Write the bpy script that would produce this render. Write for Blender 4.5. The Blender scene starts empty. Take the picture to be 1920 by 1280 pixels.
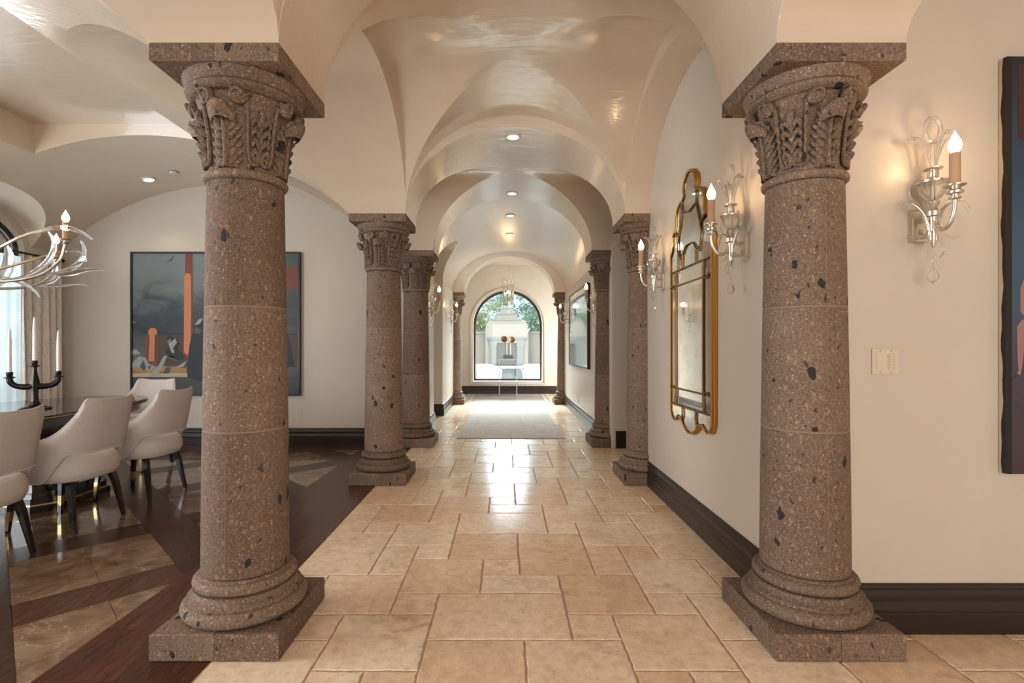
import bpy, bmesh, math, random
from math import sin, cos, pi, sqrt, radians as R
from mathutils import Vector, Matrix
random.seed(7)
SC = bpy.context.scene
COL = SC.collection

# ------------------------------------------------------------------ camera
cd = bpy.data.cameras.new('camera'); cam = bpy.data.objects.new('camera', cd); COL.objects.link(cam)
cam.location = (0, 0, 1.24); cam.rotation_euler = (pi/2, 0, 0)
cd.sensor_width = 36; cd.lens = 18.0
cd.shift_x = 12.5/1920; cd.shift_y = 11/1920
cd.clip_start = .05; cd.clip_end = 200
SC.camera = cam
# ------------------------------------------------------------------ view, world, sun, daylight
vs = SC.view_settings
vs.view_transform = 'Standard'; vs.look = 'None'; vs.gamma = 1; vs.use_curve_mapping = False
vs.exposure = 0.09
W = bpy.data.worlds.new('sky'); SC.world = W; W.use_nodes = True
bg = W.node_tree.nodes['Background']
bg.inputs[0].default_value = (.78, .9, 1.0, 1); bg.inputs[1].default_value = 1.15
def lamp(name, kind, loc, target, energy, color=(1, 1, 1), **kw):
    d = bpy.data.lights.new(name, kind); o = bpy.data.objects.new(name, d); COL.objects.link(o)
    o.location = loc
    if target is not None:
        o.rotation_euler = (Vector(target)-Vector(loc)).to_track_quat('-Z', 'Y').to_euler()
    d.energy = energy; d.color = color
    for k, v in kw.items(): setattr(d, k, v)
    return o
lamp('sun', 'SUN', (0, 10, 20), (2.5, 16, 8), .6, (1, .95, .86), angle=R(3))
# daylight at the dining windows, then added fill at the entry and corridor end
lamp('daylight_dining_window', 'AREA', (-6.2, 4.97, 1.7), (0, 4.9, .9), 130, (.9, .96, 1), shape='RECTANGLE', size=2.2, size_y=2.3)
lamp('daylight_dining_side_window', 'AREA', (-5.66, 1.3, 1.4), (0, 1.6, 1.2), 200, (.93, .97, 1), shape='RECTANGLE', size=2.0, size_y=2.2)
lamp('fill_entry_side', 'AREA', (.9, -3.9, 1.45), (.6, 4, 1.5), 125, (1, .95, .88), shape='RECTANGLE', size=3.4, size_y=2.4)  # added fill from an assumed opening behind the camera
lamp('fill_end_bay', 'AREA', (2.6, 12.6, 1.3), (-2, 12.2, 1.0), 110, (.86, .95, 1), shape='RECTANGLE', size=1.7, size_y=2.3)  # added side fill for the end bay, out of view
lamp('daylight_boost_end_window', 'AREA', (.06, 15.5, 3.78), (.06, 9.5, 3.45), 3600, (.80, .93, 1), shape='RECTANGLE', size=2.2, size_y=1.4)  # added panel outside, hidden above the window, to strengthen its daylight indoors

# ------------------------------------------------------------------ mesh helpers
class MB:
    def __init__(s): s.v = []; s.f = []; s.m = []; s.cm = 0
    def add(s, vs, fs, M=None):
        b = len(s.v)
        for p in vs:
            p = Vector(p)
            if M is not None: p = M @ p
            s.v.append(tuple(p))
        for f in fs: s.f.append(tuple(b+i for i in f)); s.m.append(s.cm)
        return s
    def box(s, a, b, M=None, ch=0):
        x0, y0, z0 = a; x1, y1, z1 = b
        if ch <= 0:
            s.add([(x0,y0,z0),(x1,y0,z0),(x1,y1,z0),(x0,y1,z0),(x0,y0,z1),(x1,y0,z1),(x1,y1,z1),(x0,y1,z1)],
                  [(3,2,1,0),(4,5,6,7),(0,1,5,4),(1,2,6,5),(2,3,7,6),(3,0,4,7)], M)
        else:
            c = ch; rings = [(z0, c), (z0+c, 0), (z1-c, 0), (z1, c)]; vs = []
            for z, i in rings:
                vs += [(x0+i+ (c if i==0 else 0)*0,y0+i,z),(x1-i,y0+i,z),(x1-i,y1-i,z),(x0+i,y1-i,z)]
            fs = [(3,2,1,0),(12,13,14,15)]
            for k in range(3):
                for j in range(4):
                    fs.append((4*k+j, 4*k+(j+1)%4, 4*k+4+(j+1)%4, 4*k+4+j))
            s.add(vs, fs, M)
        return s
    def lathe(s, prof, n=24, M=None, a0=0, a1=2*pi, cap=True):
        full = abs(a1-a0-2*pi) < 1e-6; m = n if full else n+1; vs = []; fs = []
        for r, z in prof:
            for i in range(m):
                a = a0+(a1-a0)*i/n; vs.append((r*cos(a), r*sin(a), z))
        for k in range(len(prof)-1):
            for i in range(n):
                j = (i+1) % m
                fs.append((k*m+i, k*m+j, (k+1)*m+j, (k+1)*m+i))
        if cap and full:
            if prof[0][0] > 1e-5: fs.append(tuple(range(m-1, -1, -1)))
            if prof[-1][0] > 1e-5: fs.append(tuple((len(prof)-1)*m+i for i in range(m)))
        return s.add(vs, fs, M)
    def tube(s, pts, rad, n=8, M=None, cap=True, closed=False, flat=1.0, up=None):
        pts = [Vector(p) for p in pts]; L = len(pts)
        rr = rad if isinstance(rad, (list, tuple)) else [rad]*L
        vs = []; fs = []; nrm = None
        for i, p in enumerate(pts):
            if closed: t = pts[(i+1) % L]-pts[i-1]
            else: t = pts[min(i+1, L-1)]-pts[max(i-1, 0)]
            if t.length < 1e-9: t = Vector((0, 0, 1))
            t.normalize()
            if nrm is None:
                nrm = Vector(up) if up is not None else (Vector((0, 0, 1)) if abs(t.z) < .9 else Vector((1, 0, 0)))
            elif up is not None: nrm = Vector(up)
            nrm = nrm - t*nrm.dot(t)
            if nrm.length < 1e-6: nrm = t.orthogonal()
            nrm.normalize(); b = t.cross(nrm)
            for k in range(n):
                a = 2*pi*k/n+pi/n
                vs.append(p+nrm*(cos(a)*rr[i]*flat)+b*(sin(a)*rr[i]))
        for i in range(L if closed else L-1):
            i2 = (i+1) % L
            for k in range(n):
                fs.append((i*n+k, i*n+(k+1) % n, i2*n+(k+1) % n, i2*n+k))
        if cap and not closed:
            fs.append(tuple(range(n-1, -1, -1))); fs.append(tuple((L-1)*n+k for k in range(n)))
        return s.add(vs, fs, M)
    def ell(s, c, rad, rot=None, nu=8, nv=5, M=None):
        vs = []; fs = []; c = Vector(c); Q = rot if rot is not None else Matrix.Identity(3)
        for j in range(nv+1):
            ph = -pi/2+pi*j/nv
            for i in range(nu):
                a = 2*pi*i/nu
                vs.append(c+Q @ Vector((rad[0]*cos(ph)*cos(a), rad[1]*cos(ph)*sin(a), rad[2]*sin(ph))))
        for j in range(nv):
            for i in range(nu):
                fs.append((j*nu+i, j*nu+(i+1) % nu, (j+1)*nu+(i+1) % nu, (j+1)*nu+i))
        return s.add(vs, fs, M)
    def prism(s, poly, z0, z1, M=None, bevel=0):
        n = len(poly); vs = [(x, y, z0) for x, y in poly]+[(x, y, z1) for x, y in poly]
        fs = [tuple(range(n-1, -1, -1)), tuple(range(n, 2*n))]
        for i in range(n): j = (i+1) % n; fs.append((i, j, n+j, n+i))
        return s.add(vs, fs, M)
    def grid(s, fn, nu, nv, M=None, closeu=False):
        vs = [fn(i/nu, j/nv) for j in range(nv+1) for i in range(nu+(0 if closeu else 1))]; m = nu+(0 if closeu else 1); fs = []
        for j in range(nv):
            for i in range(nu):
                fs.append((j*m+i, j*m+(i+1) % m, (j+1)*m+(i+1) % m, (j+1)*m+i))
        return s.add(vs, fs, M)
    def mesh(s, name, mats, smooth=None):
        me = bpy.data.meshes.new(name); me.from_pydata(s.v, [], s.f)
        if not isinstance(mats, (list, tuple)): mats = [mats]
        for m in mats: me.materials.append(m)
        if len(mats) > 1: me.polygons.foreach_set('material_index', s.m)
        if smooth is not None:
            me.polygons.foreach_set('use_smooth', [True]*len(me.polygons)); me.set_sharp_from_angle(angle=R(smooth))
        me.update(); return me
    def build(s, name, mats, parent=None, smooth=None, fix=False):
        me = s.mesh(name, mats, smooth)
        if fix:
            bm = bmesh.new(); bm.from_mesh(me); bmesh.ops.recalc_face_normals(bm, faces=bm.faces); bm.to_mesh(me); bm.free()
        o = bpy.data.objects.new(name, me); COL.objects.link(o)
        if parent is not None: o.parent = parent
        return o
def tag(o, label=None, cat=None, group=None, kind=None):
    if label: o['label'] = label
    if cat: o['category'] = cat
    if group: o['group'] = group
    if kind: o['kind'] = kind
    return o
def struct(o, label, cat): return tag(o, label, cat, None, 'structure')
def empty(name, loc, rz=0, label=None, cat=None, group=None):
    o = bpy.data.objects.new(name, None); COL.objects.link(o); o.empty_display_size = .1
    o.location = loc; o.rotation_euler = (0, 0, rz)
    return tag(o, label, cat, group)
def copy_tree(o, parent=None):
    c = o.copy(); COL.objects.link(c); c.parent = parent
    for ch in list(o.children): copy_tree(ch, c)
    return c
def bez(p0, p1, p2, p3, n=10):
    p0, p1, p2, p3 = map(Vector, (p0, p1, p2, p3)); o = []
    for i in range(n+1):
        t = i/n; o.append(p0*(1-t)**3+p1*3*t*(1-t)**2+p2*3*t*t*(1-t)+p3*t**3)
    return o
def spline(pts, n=6):
    P = [Vector(p) for p in pts]; P = [P[0]*2-P[1]]+P+[P[-1]*2-P[-2]]; o = []
    for i in range(1, len(P)-2):
        a, b, c, d = P[i-1:i+3]
        for k in range(n):
            t = k/n
            o.append(.5*((2*b)+(c-a)*t+(2*a-5*b+4*c-d)*t*t+(-a+3*b-3*c+d)*t**3))
    o.append(P[-2]); return o

# ------------------------------------------------------------------ materials
def mat(name, col=(.5, .5, .5), rough=.5, metal=0, spec=.5, trans=0, ior=1.45, emit=None, estr=0, coat=0, sheen=0):
    m = bpy.data.materials.new(name); m.use_nodes = True
    b = m.node_tree.nodes['Principled BSDF']
    b.inputs['Base Color'].default_value = (*col, 1); b.inputs['Roughness'].default_value = rough
    b.inputs['Metallic'].default_value = metal; b.inputs['Specular IOR Level'].default_value = spec
    b.inputs['Transmission Weight'].default_value = trans; b.inputs['IOR'].default_value = ior
    b.inputs['Coat Weight'].default_value = coat; b.inputs['Coat Roughness'].default_value = .08
    if emit: b.inputs['Emission Color'].default_value = (*emit, 1); b.inputs['Emission Strength'].default_value = estr
    return m
class NT:
    def __init__(s, m): s.m = m; s.t = m.node_tree; s.b = s.t.nodes['Principled BSDF']; s.co = None
    def n(s, typ, ins=None, **kw):
        nd = s.t.nodes.new(typ)
        for k, v in kw.items(): setattr(nd, k, v)
        for k, v in (ins or {}).items():
            if isinstance(v, bpy.types.NodeSocket): s.t.links.new(v, nd.inputs[k])
            else: nd.inputs[k].default_value = v
        return nd
    def obj(s, scale=(1, 1, 1), rnd=False, rot=(0, 0, 0)):
        c = s.n('ShaderNodeTexCoord').outputs['Object']
        if rnd:
            i = s.n('ShaderNodeObjectInfo').outputs['Random']
            o = s.n('ShaderNodeVectorMath', {0: i, 1: (37., 91., 53.)}, operation='MULTIPLY').outputs[0]
            c = s.n('ShaderNodeVectorMath', {0: c, 1: o}, operation='ADD').outputs[0]
        return s.n('ShaderNodeMapping', {'Vector': c, 'Scale': scale, 'Rotation': rot}).outputs[0]
    def noise(s, vec, scale, detail=4, rough=.55, dist=0):
        return s.n('ShaderNodeTexNoise', {'Vector': vec, 'Scale': scale, 'Detail': detail, 'Roughness': rough, 'Distortion': dist}).outputs['Fac']
    def ramp(s, fac, stops, interp='LINEAR'):
        nd = s.n('ShaderNodeValToRGB', {'Fac': fac}); cr = nd.color_ramp; cr.interpolation = interp
        while len(cr.elements) < len(stops): cr.elements.new(.5)
        for e, (p, c) in zip(cr.elements, stops):
            e.position = p; e.color = (*c, 1) if len(c) == 3 else c
        return nd.outputs[0]
    def mix(s, fac, a, b, mode='MIX'):
        nd = s.n('ShaderNodeMix', data_type='RGBA', blend_type=mode)
        for k, v in ((0, fac), (6, a), (7, b)):
            if isinstance(v, bpy.types.NodeSocket): s.t.links.new(v, nd.inputs[k])
            elif k == 0: nd.inputs[0].default_value = v
            else: nd.inputs[k].default_value = (*v, 1)
        return nd.outputs[2]
    def bump(s, h, strength=.2, dist=.02):
        nd = s.n('ShaderNodeBump', {'Height': h, 'Strength': strength, 'Distance': dist}); s.t.links.new(nd.outputs[0], s.b.inputs['Normal'])
    def col(s, c): s.t.links.new(c, s.b.inputs['Base Color'])
    def rough(s, c): s.t.links.new(c, s.b.inputs['Roughness'])
def g3(v): return (v, v, v)

def m_plaster(name, base, rough, bump=.05, spec=.5):
    m = mat(name, base, rough, spec=spec); t = NT(m); o = t.obj()
    n1 = t.noise(o, 1.1, 4, .5, .3); n2 = t.noise(o, 6, 3, .5, .3)
    c = t.ramp(n1, [(.25, tuple(x*.95 for x in base)), (.75, tuple(min(1, x*1.04) for x in base))])
    c = t.mix(.12, c, t.ramp(n2, [(.25, tuple(x*.9 for x in base)), (.75, base)]))
    t.col(c)
    h = t.noise(t.obj((1.0, 3.2, 1.6)), 6, 2, .5, .8)
    t.bump(h, bump, .04); return m
PLASTER = m_plaster('venetian_plaster', (.655, .575, .485), .42, .05, .4)
CEIL = m_plaster('ceiling_plaster', (.70, .57, .445), .3, .05)
cb_ = CEIL.node_tree.nodes['Principled BSDF']; cb_.inputs['Coat Weight'].default_value = 1; cb_.inputs['Coat IOR'].default_value = 1.85; cb_.inputs['Coat Roughness'].default_value = .15; cb_.inputs['Specular IOR Level'].default_value = .2
pb_ = PLASTER.node_tree.nodes['Principled BSDF']; pb_.inputs['Coat Weight'].default_value = .3; pb_.inputs['Coat IOR'].default_value = 1.6; pb_.inputs['Coat Roughness'].default_value = .3; pb_.inputs['Specular IOR Level'].default_value = .15
def streaks():
    t = NT(CEIL); h = t.noise(t.obj((1.2, 4, 3)), 4, 3, .55, .5)
    nd = t.n('ShaderNodeBump', {'Height': h, 'Strength': .10, 'Distance': .03}); t.t.links.new(nd.outputs[0], t.b.inputs['Coat Normal'])
streaks()
def m_stone():
    m = mat('cantera_stone', (.22, .16, .12), .75, spec=.3); t = NT(m); o = t.obj((1, 1, 1), True)
    n = t.noise(o, 4, 5, .6); base = t.ramp(n, [(.3, (.128, .077, .052)), (.55, (.172, .112, .08)), (.75, (.22, .155, .118))])
    n2 = t.noise(o, 120, 3, .6); base = t.mix(.6, base, t.ramp(n2, [(.3, (.08, .05, .036)), (.5, (.175, .116, .083)), (.7, (.36, .25, .172))]))
    v1 = t.n('ShaderNodeTexVoronoi', {'Vector': t.obj((1, 1, .62), True), 'Scale': 38., 'Randomness': 1.})
    d1 = v1.outputs['Distance']; rc = t.n('ShaderNodeSeparateColor', {0: v1.outputs['Color']})
    orange = t.n('ShaderNodeMath', {0: rc.outputs[0], 1: .62}, operation='GREATER_THAN').outputs[0]
    o_sp = t.n('ShaderNodeMath', {0: t.n('ShaderNodeMath', {0: d1, 1: .26}, operation='LESS_THAN').outputs[0], 1: orange}, operation='MULTIPLY').outputs[0]
    base = t.mix(t.n('ShaderNodeMath', {0: o_sp, 1: .5}, operation='MULTIPLY').outputs[0], base, (.42, .24, .13))
    v2 = t.n('ShaderNodeTexVoronoi', {'Vector': t.obj((1, 1, .7), True), 'Scale': 75.})
    rc2 = t.n('ShaderNodeSeparateColor', {0: v2.outputs['Color']})
    lt = t.n('ShaderNodeMath', {0: rc2.outputs[1], 1: .72}, operation='GREATER_THAN').outputs[0]
    l_sp = t.n('ShaderNodeMath', {0: t.n('ShaderNodeMath', {0: v2.outputs['Distance'], 1: .2}, operation='LESS_THAN').outputs[0], 1: lt}, operation='MULTIPLY').outputs[0]
    base = t.mix(t.n('ShaderNodeMath', {0: l_sp, 1: .7}, operation='MULTIPLY').outputs[0], base, (.5, .42, .34))
    tint = t.ramp(t.n('ShaderNodeObjectInfo').outputs['Random'], [(0, (.98, .98, .98)), (.5, (1.12, 1.14, 1.15)), (1, (1.32, 1.38, 1.42))])
    base = t.mix(1.0, base, tint, 'MULTIPLY')
    # dark pumice holes, elongated
    dn = t.n('ShaderNodeVectorMath', {0: t.obj((1, 1, .6), True), 1: t.n('ShaderNodeVectorMath', {0: t.n('ShaderNodeTexNoise', {'Vector': o, 'Scale': 30.}).outputs['Color'], 1: (.035, .035, .035)}, operation='MULTIPLY').outputs[0]}, operation='ADD').outputs[0]
    v3 = t.n('ShaderNodeTexVoronoi', {'Vector': dn, 'Scale': 13.})
    rc3 = t.n('ShaderNodeSeparateColor', {0: v3.outputs['Color']})
    thr = t.n('ShaderNodeMapRange', {0: rc3.outputs[0], 1: .35, 2: 1., 3: 0., 4: .25}).outputs[0]
    hole = t.n('ShaderNodeMath', {0: v3.outputs['Distance'], 1: thr}, operation='LESS_THAN').outputs[0]
    base = t.mix(t.n('ShaderNodeMath', {0: hole, 1: .92}, operation='MULTIPLY').outputs[0], base, (.022, .02, .02))
    v4 = t.n('ShaderNodeTexVoronoi', {'Vector': dn, 'Scale': 31.}); rc4 = t.n('ShaderNodeSeparateColor', {0: v4.outputs['Color']})
    th4 = t.n('ShaderNodeMapRange', {0: rc4.outputs[0], 1: .5, 2: 1., 3: 0., 4: .26}).outputs[0]
    h4 = t.n('ShaderNodeMath', {0: v4.outputs['Distance'], 1: th4}, operation='LESS_THAN').outputs[0]
    base = t.mix(t.n('ShaderNodeMath', {0: h4, 1: .8}, operation='MULTIPLY').outputs[0], base, (.04, .032, .028))
    t.col(base)
    h = t.n('ShaderNodeMath', {0: n2, 1: hole}, operation='SUBTRACT').outputs[0]
    t.bump(h, .5, .006); return m
STONE = m_stone()
MORTAR = mat('mortar', (.27, .2, .16), .85, spec=.2)
def m_trav():
    m = mat('travertine', (.6, .45, .33), .22); t = NT(m); o = t.obj((1, 1, 1), True)
    rnd = t.n('ShaderNodeObjectInfo').outputs['Random']
    base = t.ramp(rnd, [(0, (.82, .61, .42)), (.2, (.88, .72, .53)), (.4, (.76, .53, .345)), (.55, (.86, .67, .485)), (.75, (.91, .78, .60)), (.9, (.80, .58, .39)), (1, (.73, .50, .32))])
    n1 = t.noise(o, 3.4, 8, .68, .5); n2 = t.noise(o, 20, 8, .75, .3)
    c = t.mix(t.ramp(n1, [(.48, g3(0)), (.72, g3(.6))]), base, (.63, .42, .26))
    c = t.mix(t.ramp(n1, [(.2, g3(.5)), (.45, g3(0))]), c, (.84, .73, .59))
    c = t.mix(.35, c, t.mix(1.0, c, t.ramp(n2, [(.32, (.5, .43, .36)), (.56, (1.22, 1.22, 1.2))]), 'MULTIPLY'))
    n3 = t.noise(o, 3.1, 8, .72, .6)
    c = t.mix(t.ramp(n3, [(.59, g3(0)), (.70, g3(.65))]), c, (.42, .23, .11))
    v = t.n('ShaderNodeTexVoronoi', {'Vector': t.n('ShaderNodeVectorMath', {0: o, 1: t.n('ShaderNodeVectorMath', {0: t.n('ShaderNodeTexNoise', {'Vector': o, 'Scale': 24., 'Detail': 4.}).outputs['Color'], 1: (.05, .05, .05)}, operation='MULTIPLY').outputs[0]}, operation='ADD').outputs[0], 'Scale': 60.}).outputs['Distance']
    patch = t.ramp(t.noise(o, 7, 4, .6), [(.52, g3(0)), (.62, g3(1))])
    pit = t.n('ShaderNodeMath', {0: t.ramp(v, [(.08, g3(1)), (.2, g3(0))]), 1: patch}, operation='MULTIPLY').outputs[0]
    c = t.mix(t.n('ShaderNodeMath', {0: pit, 1: .75}, operation='MULTIPLY').outputs[0], c, (.26, .15, .085))
    t.col(c); t.rough(t.ramp(n2, [(.3, g3(.14)), (.7, g3(.30))]))
    t.bump(t.n('ShaderNodeMath', {0: n1, 1: pit}, operation='SUBTRACT').outputs[0], .10, .006); return m
TRAV = m_trav()
GROUT = mat('grout', (.50, .345, .245), .8)
def m_wood(name, a, b, scale, rough, rot=0, coat=0):
    m = mat(name, a, rough, spec=.32); t = NT(m); o = t.obj(scale, True, (0, 0, rot))
    n = t.noise(o, 6, 6, .6, 1.2); c = t.ramp(n, [(.3, a), (.7, b)])
    rn = t.n('ShaderNodeObjectInfo').outputs['Random']
    c = t.mix(t.n('ShaderNodeMath', {0: rn, 1: .4}, operation='MULTIPLY').outputs[0], c, tuple(x*.35 for x in a))
    t.col(c); t.bump(n, .06, .004); return m
WOOD = m_wood('dark_walnut_planks', (.055, .019, .010), (.15, .055, .028), (9, .9, 9), .26)
WOODD = m_wood('dark_walnut_strips', (.05, .02, .011), (.14, .06, .032), (6, 1.0, 6), .24, pi/4)
WOODX = m_wood('dark_walnut_strips_cross', (.045, .021, .013), (.12, .058, .034), (6, 1.0, 6), .24, -pi/4)
def m_marble():
    m = mat('emperador_marble', (.2, .13, .085), .08); t = NT(m); o = t.obj((1, 1, 1), True)
    n = t.noise(o, 4.5, 8, .68, 1.2); c = t.ramp(n, [(.32, (.13, .075, .042)), (.5, (.225, .14, .085)), (.68, (.36, .245, .16))])
    v = t.n('ShaderNodeTexVoronoi', {'Vector': t.n('ShaderNodeVectorMath', {0: o, 1: t.n('ShaderNodeVectorMath', {0: t.n('ShaderNodeTexNoise', {'Vector': o, 'Scale': 5., 'Detail': 5.}).outputs['Color'], 1: (.3, .3, .3)}, operation='MULTIPLY').outputs[0]}, operation='ADD').outputs[0], 'Scale': 3.5}, feature='DISTANCE_TO_EDGE').outputs['Distance']
    c = t.mix(t.ramp(v, [(0, g3(.55)), (.012, g3(0))]), c, (.55, .42, .3)); t.col(c); return m
MARBLE = m_marble()
BASEB = mat('espresso_painted_wood', (.026, .016, .012), .3)
def m_fabric(name, a, b, sc):
    m = mat(name, a, .9, spec=.2); t = NT(m); o = t.obj()
    w = t.n('ShaderNodeTexVoronoi', {'Vector': o, 'Scale': sc}).outputs['Distance']
    t.col(t.mix(.5, a, t.ramp(w, [(.2, b), (.6, a)]))); t.bump(w, .25, .002)
    return m
FABRIC = m_fabric('oatmeal_fabric', (.67, .60, .555), (.46, .40, .365), 260)
FABRIC2 = m_fabric('smooth_oatmeal_fabric', (.68, .61, .56), (.56, .49, .445), 400)
LEG = mat('espresso_leg', (.018, .012, .010), .14, coat=.5)
BRASS = mat('brass', (.62, .45, .22), .28, 1)
BLACKG = mat('black_lacquer', (.008, .007, .007), .08, coat=.6)
TABLETOP = mat('dark_lacquer_top', (.05, .04, .033), .05, spec=.35)
SILVER = mat('champagne_silver', (.74, .68, .59), .3, 1)

GOLD = mat('gold_leaf', (.62, .36, .1), .34, 1)
GOLDD = mat('dark_gold', (.30, .19, .085), .4, 1)
def m_mirror():
    m = mat('antique_mirror', (.78, .78, .74), .03, .86); t = NT(m); o = t.obj()
    t.col(t.ramp(t.noise(o, 9, 5, .6), [(.35, (.66, .66, .62)), (.65, (.84, .84, .81))])); return m
MIRROR = m_mirror()
MIRROR_D = mat('smoked_mirror', (.46, .42, .36), .12, .9)
SLEEVE = mat('candle_sleeve', (.56, .34, .21), .6)
BULB = mat('candle_bulb', (1, .8, .5), .3, emit=(1, .66, .36), estr=55)
DOWN = mat('downlight_lens', (1, 1, 1), .3, emit=(1, .88, .72), estr=3.5)
WHITE = mat('white_plastic', (.8, .78, .74), .4)
ALMOND = mat('almond_plastic', (.70, .62, .47), .35)
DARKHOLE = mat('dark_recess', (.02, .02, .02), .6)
BLACKF = mat('black_frame', (.012, .012, .012), .35)
IRON = mat('bronze_iron', (.022, .019, .017), .3, .6)
WAX = mat('ivory_wax', (.90, .87, .81), .45)
BRONZE = mat('dark_bronze_frame', (.035, .025, .018), .35)
ACRYL = mat('acrylic', (.88, .95, 1), .08, trans=.55, ior=1.3)
def m_glass(name, tint, gl=.06):
    m = bpy.data.materials.new(name); m.use_nodes = True; t = m.node_tree; t.nodes.clear()
    o = t.nodes.new('ShaderNodeOutputMaterial'); mx = t.nodes.new('ShaderNodeMixShader'); tr = t.nodes.new('ShaderNodeBsdfTransparent'); g = t.nodes.new('ShaderNodeBsdfGlossy')
    tr.inputs[0].default_value = (*tint, 1); g.inputs['Roughness'].default_value = .01
    f = t.nodes.new('ShaderNodeFresnel'); f.inputs[0].default_value = 1.45
    t.links.new(f.outputs[0], mx.inputs[0]); t.links.new(tr.outputs[0], mx.inputs[1]); t.links.new(g.outputs[0], mx.inputs[2]); t.links.new(mx.outputs[0], o.inputs[0])
    return m
GLASS = m_glass('window_glass', (.95, 1, .99))
def m_crystal():
    m = mat('crystal', (1, 1, 1), .0, trans=1, ior=1.45); t = m.node_tree; b = t.nodes['Principled BSDF']; o = [n for n in t.nodes if n.type == 'OUTPUT_MATERIAL'][0]
    tr = t.nodes.new('ShaderNodeBsdfTransparent'); mx = t.nodes.new('ShaderNodeMixShader'); mx.inputs[0].default_value = .32
    t.links.new(b.outputs[0], mx.inputs[1]); t.links.new(tr.outputs[0], mx.inputs[2]); t.links.new(mx.outputs[0], o.inputs[0]); return m
CRYSTAL = m_crystal()
def m_sheer():
    m = bpy.data.materials.new('sheer_voile'); m.use_nodes = True; t = m.node_tree; t.nodes.clear()
    o = t.nodes.new('ShaderNodeOutputMaterial'); m1 = t.nodes.new('ShaderNodeMixShader'); m2 = t.nodes.new('ShaderNodeMixShader')
    d = t.nodes.new('ShaderNodeBsdfDiffuse'); tl = t.nodes.new('ShaderNodeBsdfTranslucent'); tr = t.nodes.new('ShaderNodeBsdfTransparent')
    d.inputs[0].default_value = (.85, .87, .86, 1); tl.inputs[0].default_value = (.42, .46, .47, 1)
    m1.inputs[0].default_value = .6; m2.inputs[0].default_value = .05
    t.links.new(d.outputs[0], m1.inputs[1]); t.links.new(tl.outputs[0], m1.inputs[2]); t.links.new(m1.outputs[0], m2.inputs[1]); t.links.new(tr.outputs[0], m2.inputs[2]); t.links.new(m2.outputs[0], o.inputs[0])
    return m
SHEER = m_sheer()
def m_drape():
    m = mat('slub_drape', (.42, .37, .32), .9, spec=.2); t = NT(m)
    n = t.noise(t.obj((40, 40, 3)), 3, 4, .7); n2 = t.noise(t.obj((4, 4, 60)), 2, 3, .6)
    c = t.ramp(n, [(.42, (.90, .85, .79)), (.56, (.80, .74, .67)), (.74, (.27, .21, .18))])
    t.col(t.mix(t.ramp(n2, [(.6, g3(0)), (.75, g3(.5))]), c, (.2, .16, .13))); return m
DRAPE = m_drape()
def m_rug():
    m = mat('pale_rug', (.6, .56, .51), .95, spec=.1); t = NT(m); o = t.obj()
    n = t.noise(o, 7, 6, .7, 1.5); n2 = t.noise(t.obj((1, 8, 1)), 14, 3, .6)
    c = t.ramp(n, [(.35, (.54, .48, .43)), (.5, (.66, .62, .57)), (.65, (.74, .71, .68))])
    t.col(t.mix(.4, c, t.ramp(n2, [(.4, (.5, .44, .4)), (.6, (.72, .69, .65))]))); t.bump(n2, .3, .004); return m
RUG = m_rug()
STUCCO = m_plaster('patio_stucco', (.50, .45, .40), .8)
STONE_O = m_plaster('patio_limestone', (.36, .36, .365), .7)
PATIO = mat('patio_paving', (.34, .35, .35), .7)
WHITEF = mat('white_resin', (.55, .58, .59), .4)
LEAF = mat('leaf_green', (.33, .48, .36), .6); LEAF2 = mat('leaf_yellow_green', (.50, .57, .33), .6); BARK = mat('bark', (.12, .08, .05), .8)
BLOCKM = mat('blocker_slab', (.3, .2, .15), .9)
# ================================================================== SETTING
XC, XA = .088, .981                 # corridor centre line and half span between the abaci
ZS = 2.44                           # springing of the vaults
XI0, XI1 = XC-XA, XC+XA             # inner faces of the abaci (-.893, 1.069)
XO0, XO1 = XI0-.511, XI1+.511       # outer faces
def el(t): return sqrt(max(0, 1-t*t))
TS = [-cos(pi*i/36) for i in range(37)]
B1C, B1H = 3.557, 1.029; B2C, B2H = 5.71, .612
def lng(x, rise): return ZS+rise*el((x-XC)/XA)
def lat(y, c, h, rise): return ZS+rise*el((y-c)/h)
def lat0(y): return ZS+.45*el(min(0, (.417-y)/1.6)) if y > .417 else ZS+.45
DC, DH, DR = -3.572, 2.168, .88
RHO = (DH*DH+DR*DR)/(2*DR); DZ = ZS+DR-RHO
def dine(x): return DZ+sqrt(max(0, RHO**2-(x-DC)**2))
def dine_dx(z): return sqrt(max(0, RHO**2-(z-DZ)**2))
def long2(x, rise): return ZS+rise*el(min(0, (x-2.9)/1.32))
def bar(x): return ZS+.88*el((x-.08)/1.22)
def latw(y): 
    d = min(1, abs((y-4.97)/1.22)); return 2.36+.56*(1-d**2.6)**(1/2.6)
def lin(a, b, n): return [a+(b-a)*i/n for i in range(n+1)]
cm = MB()
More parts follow.
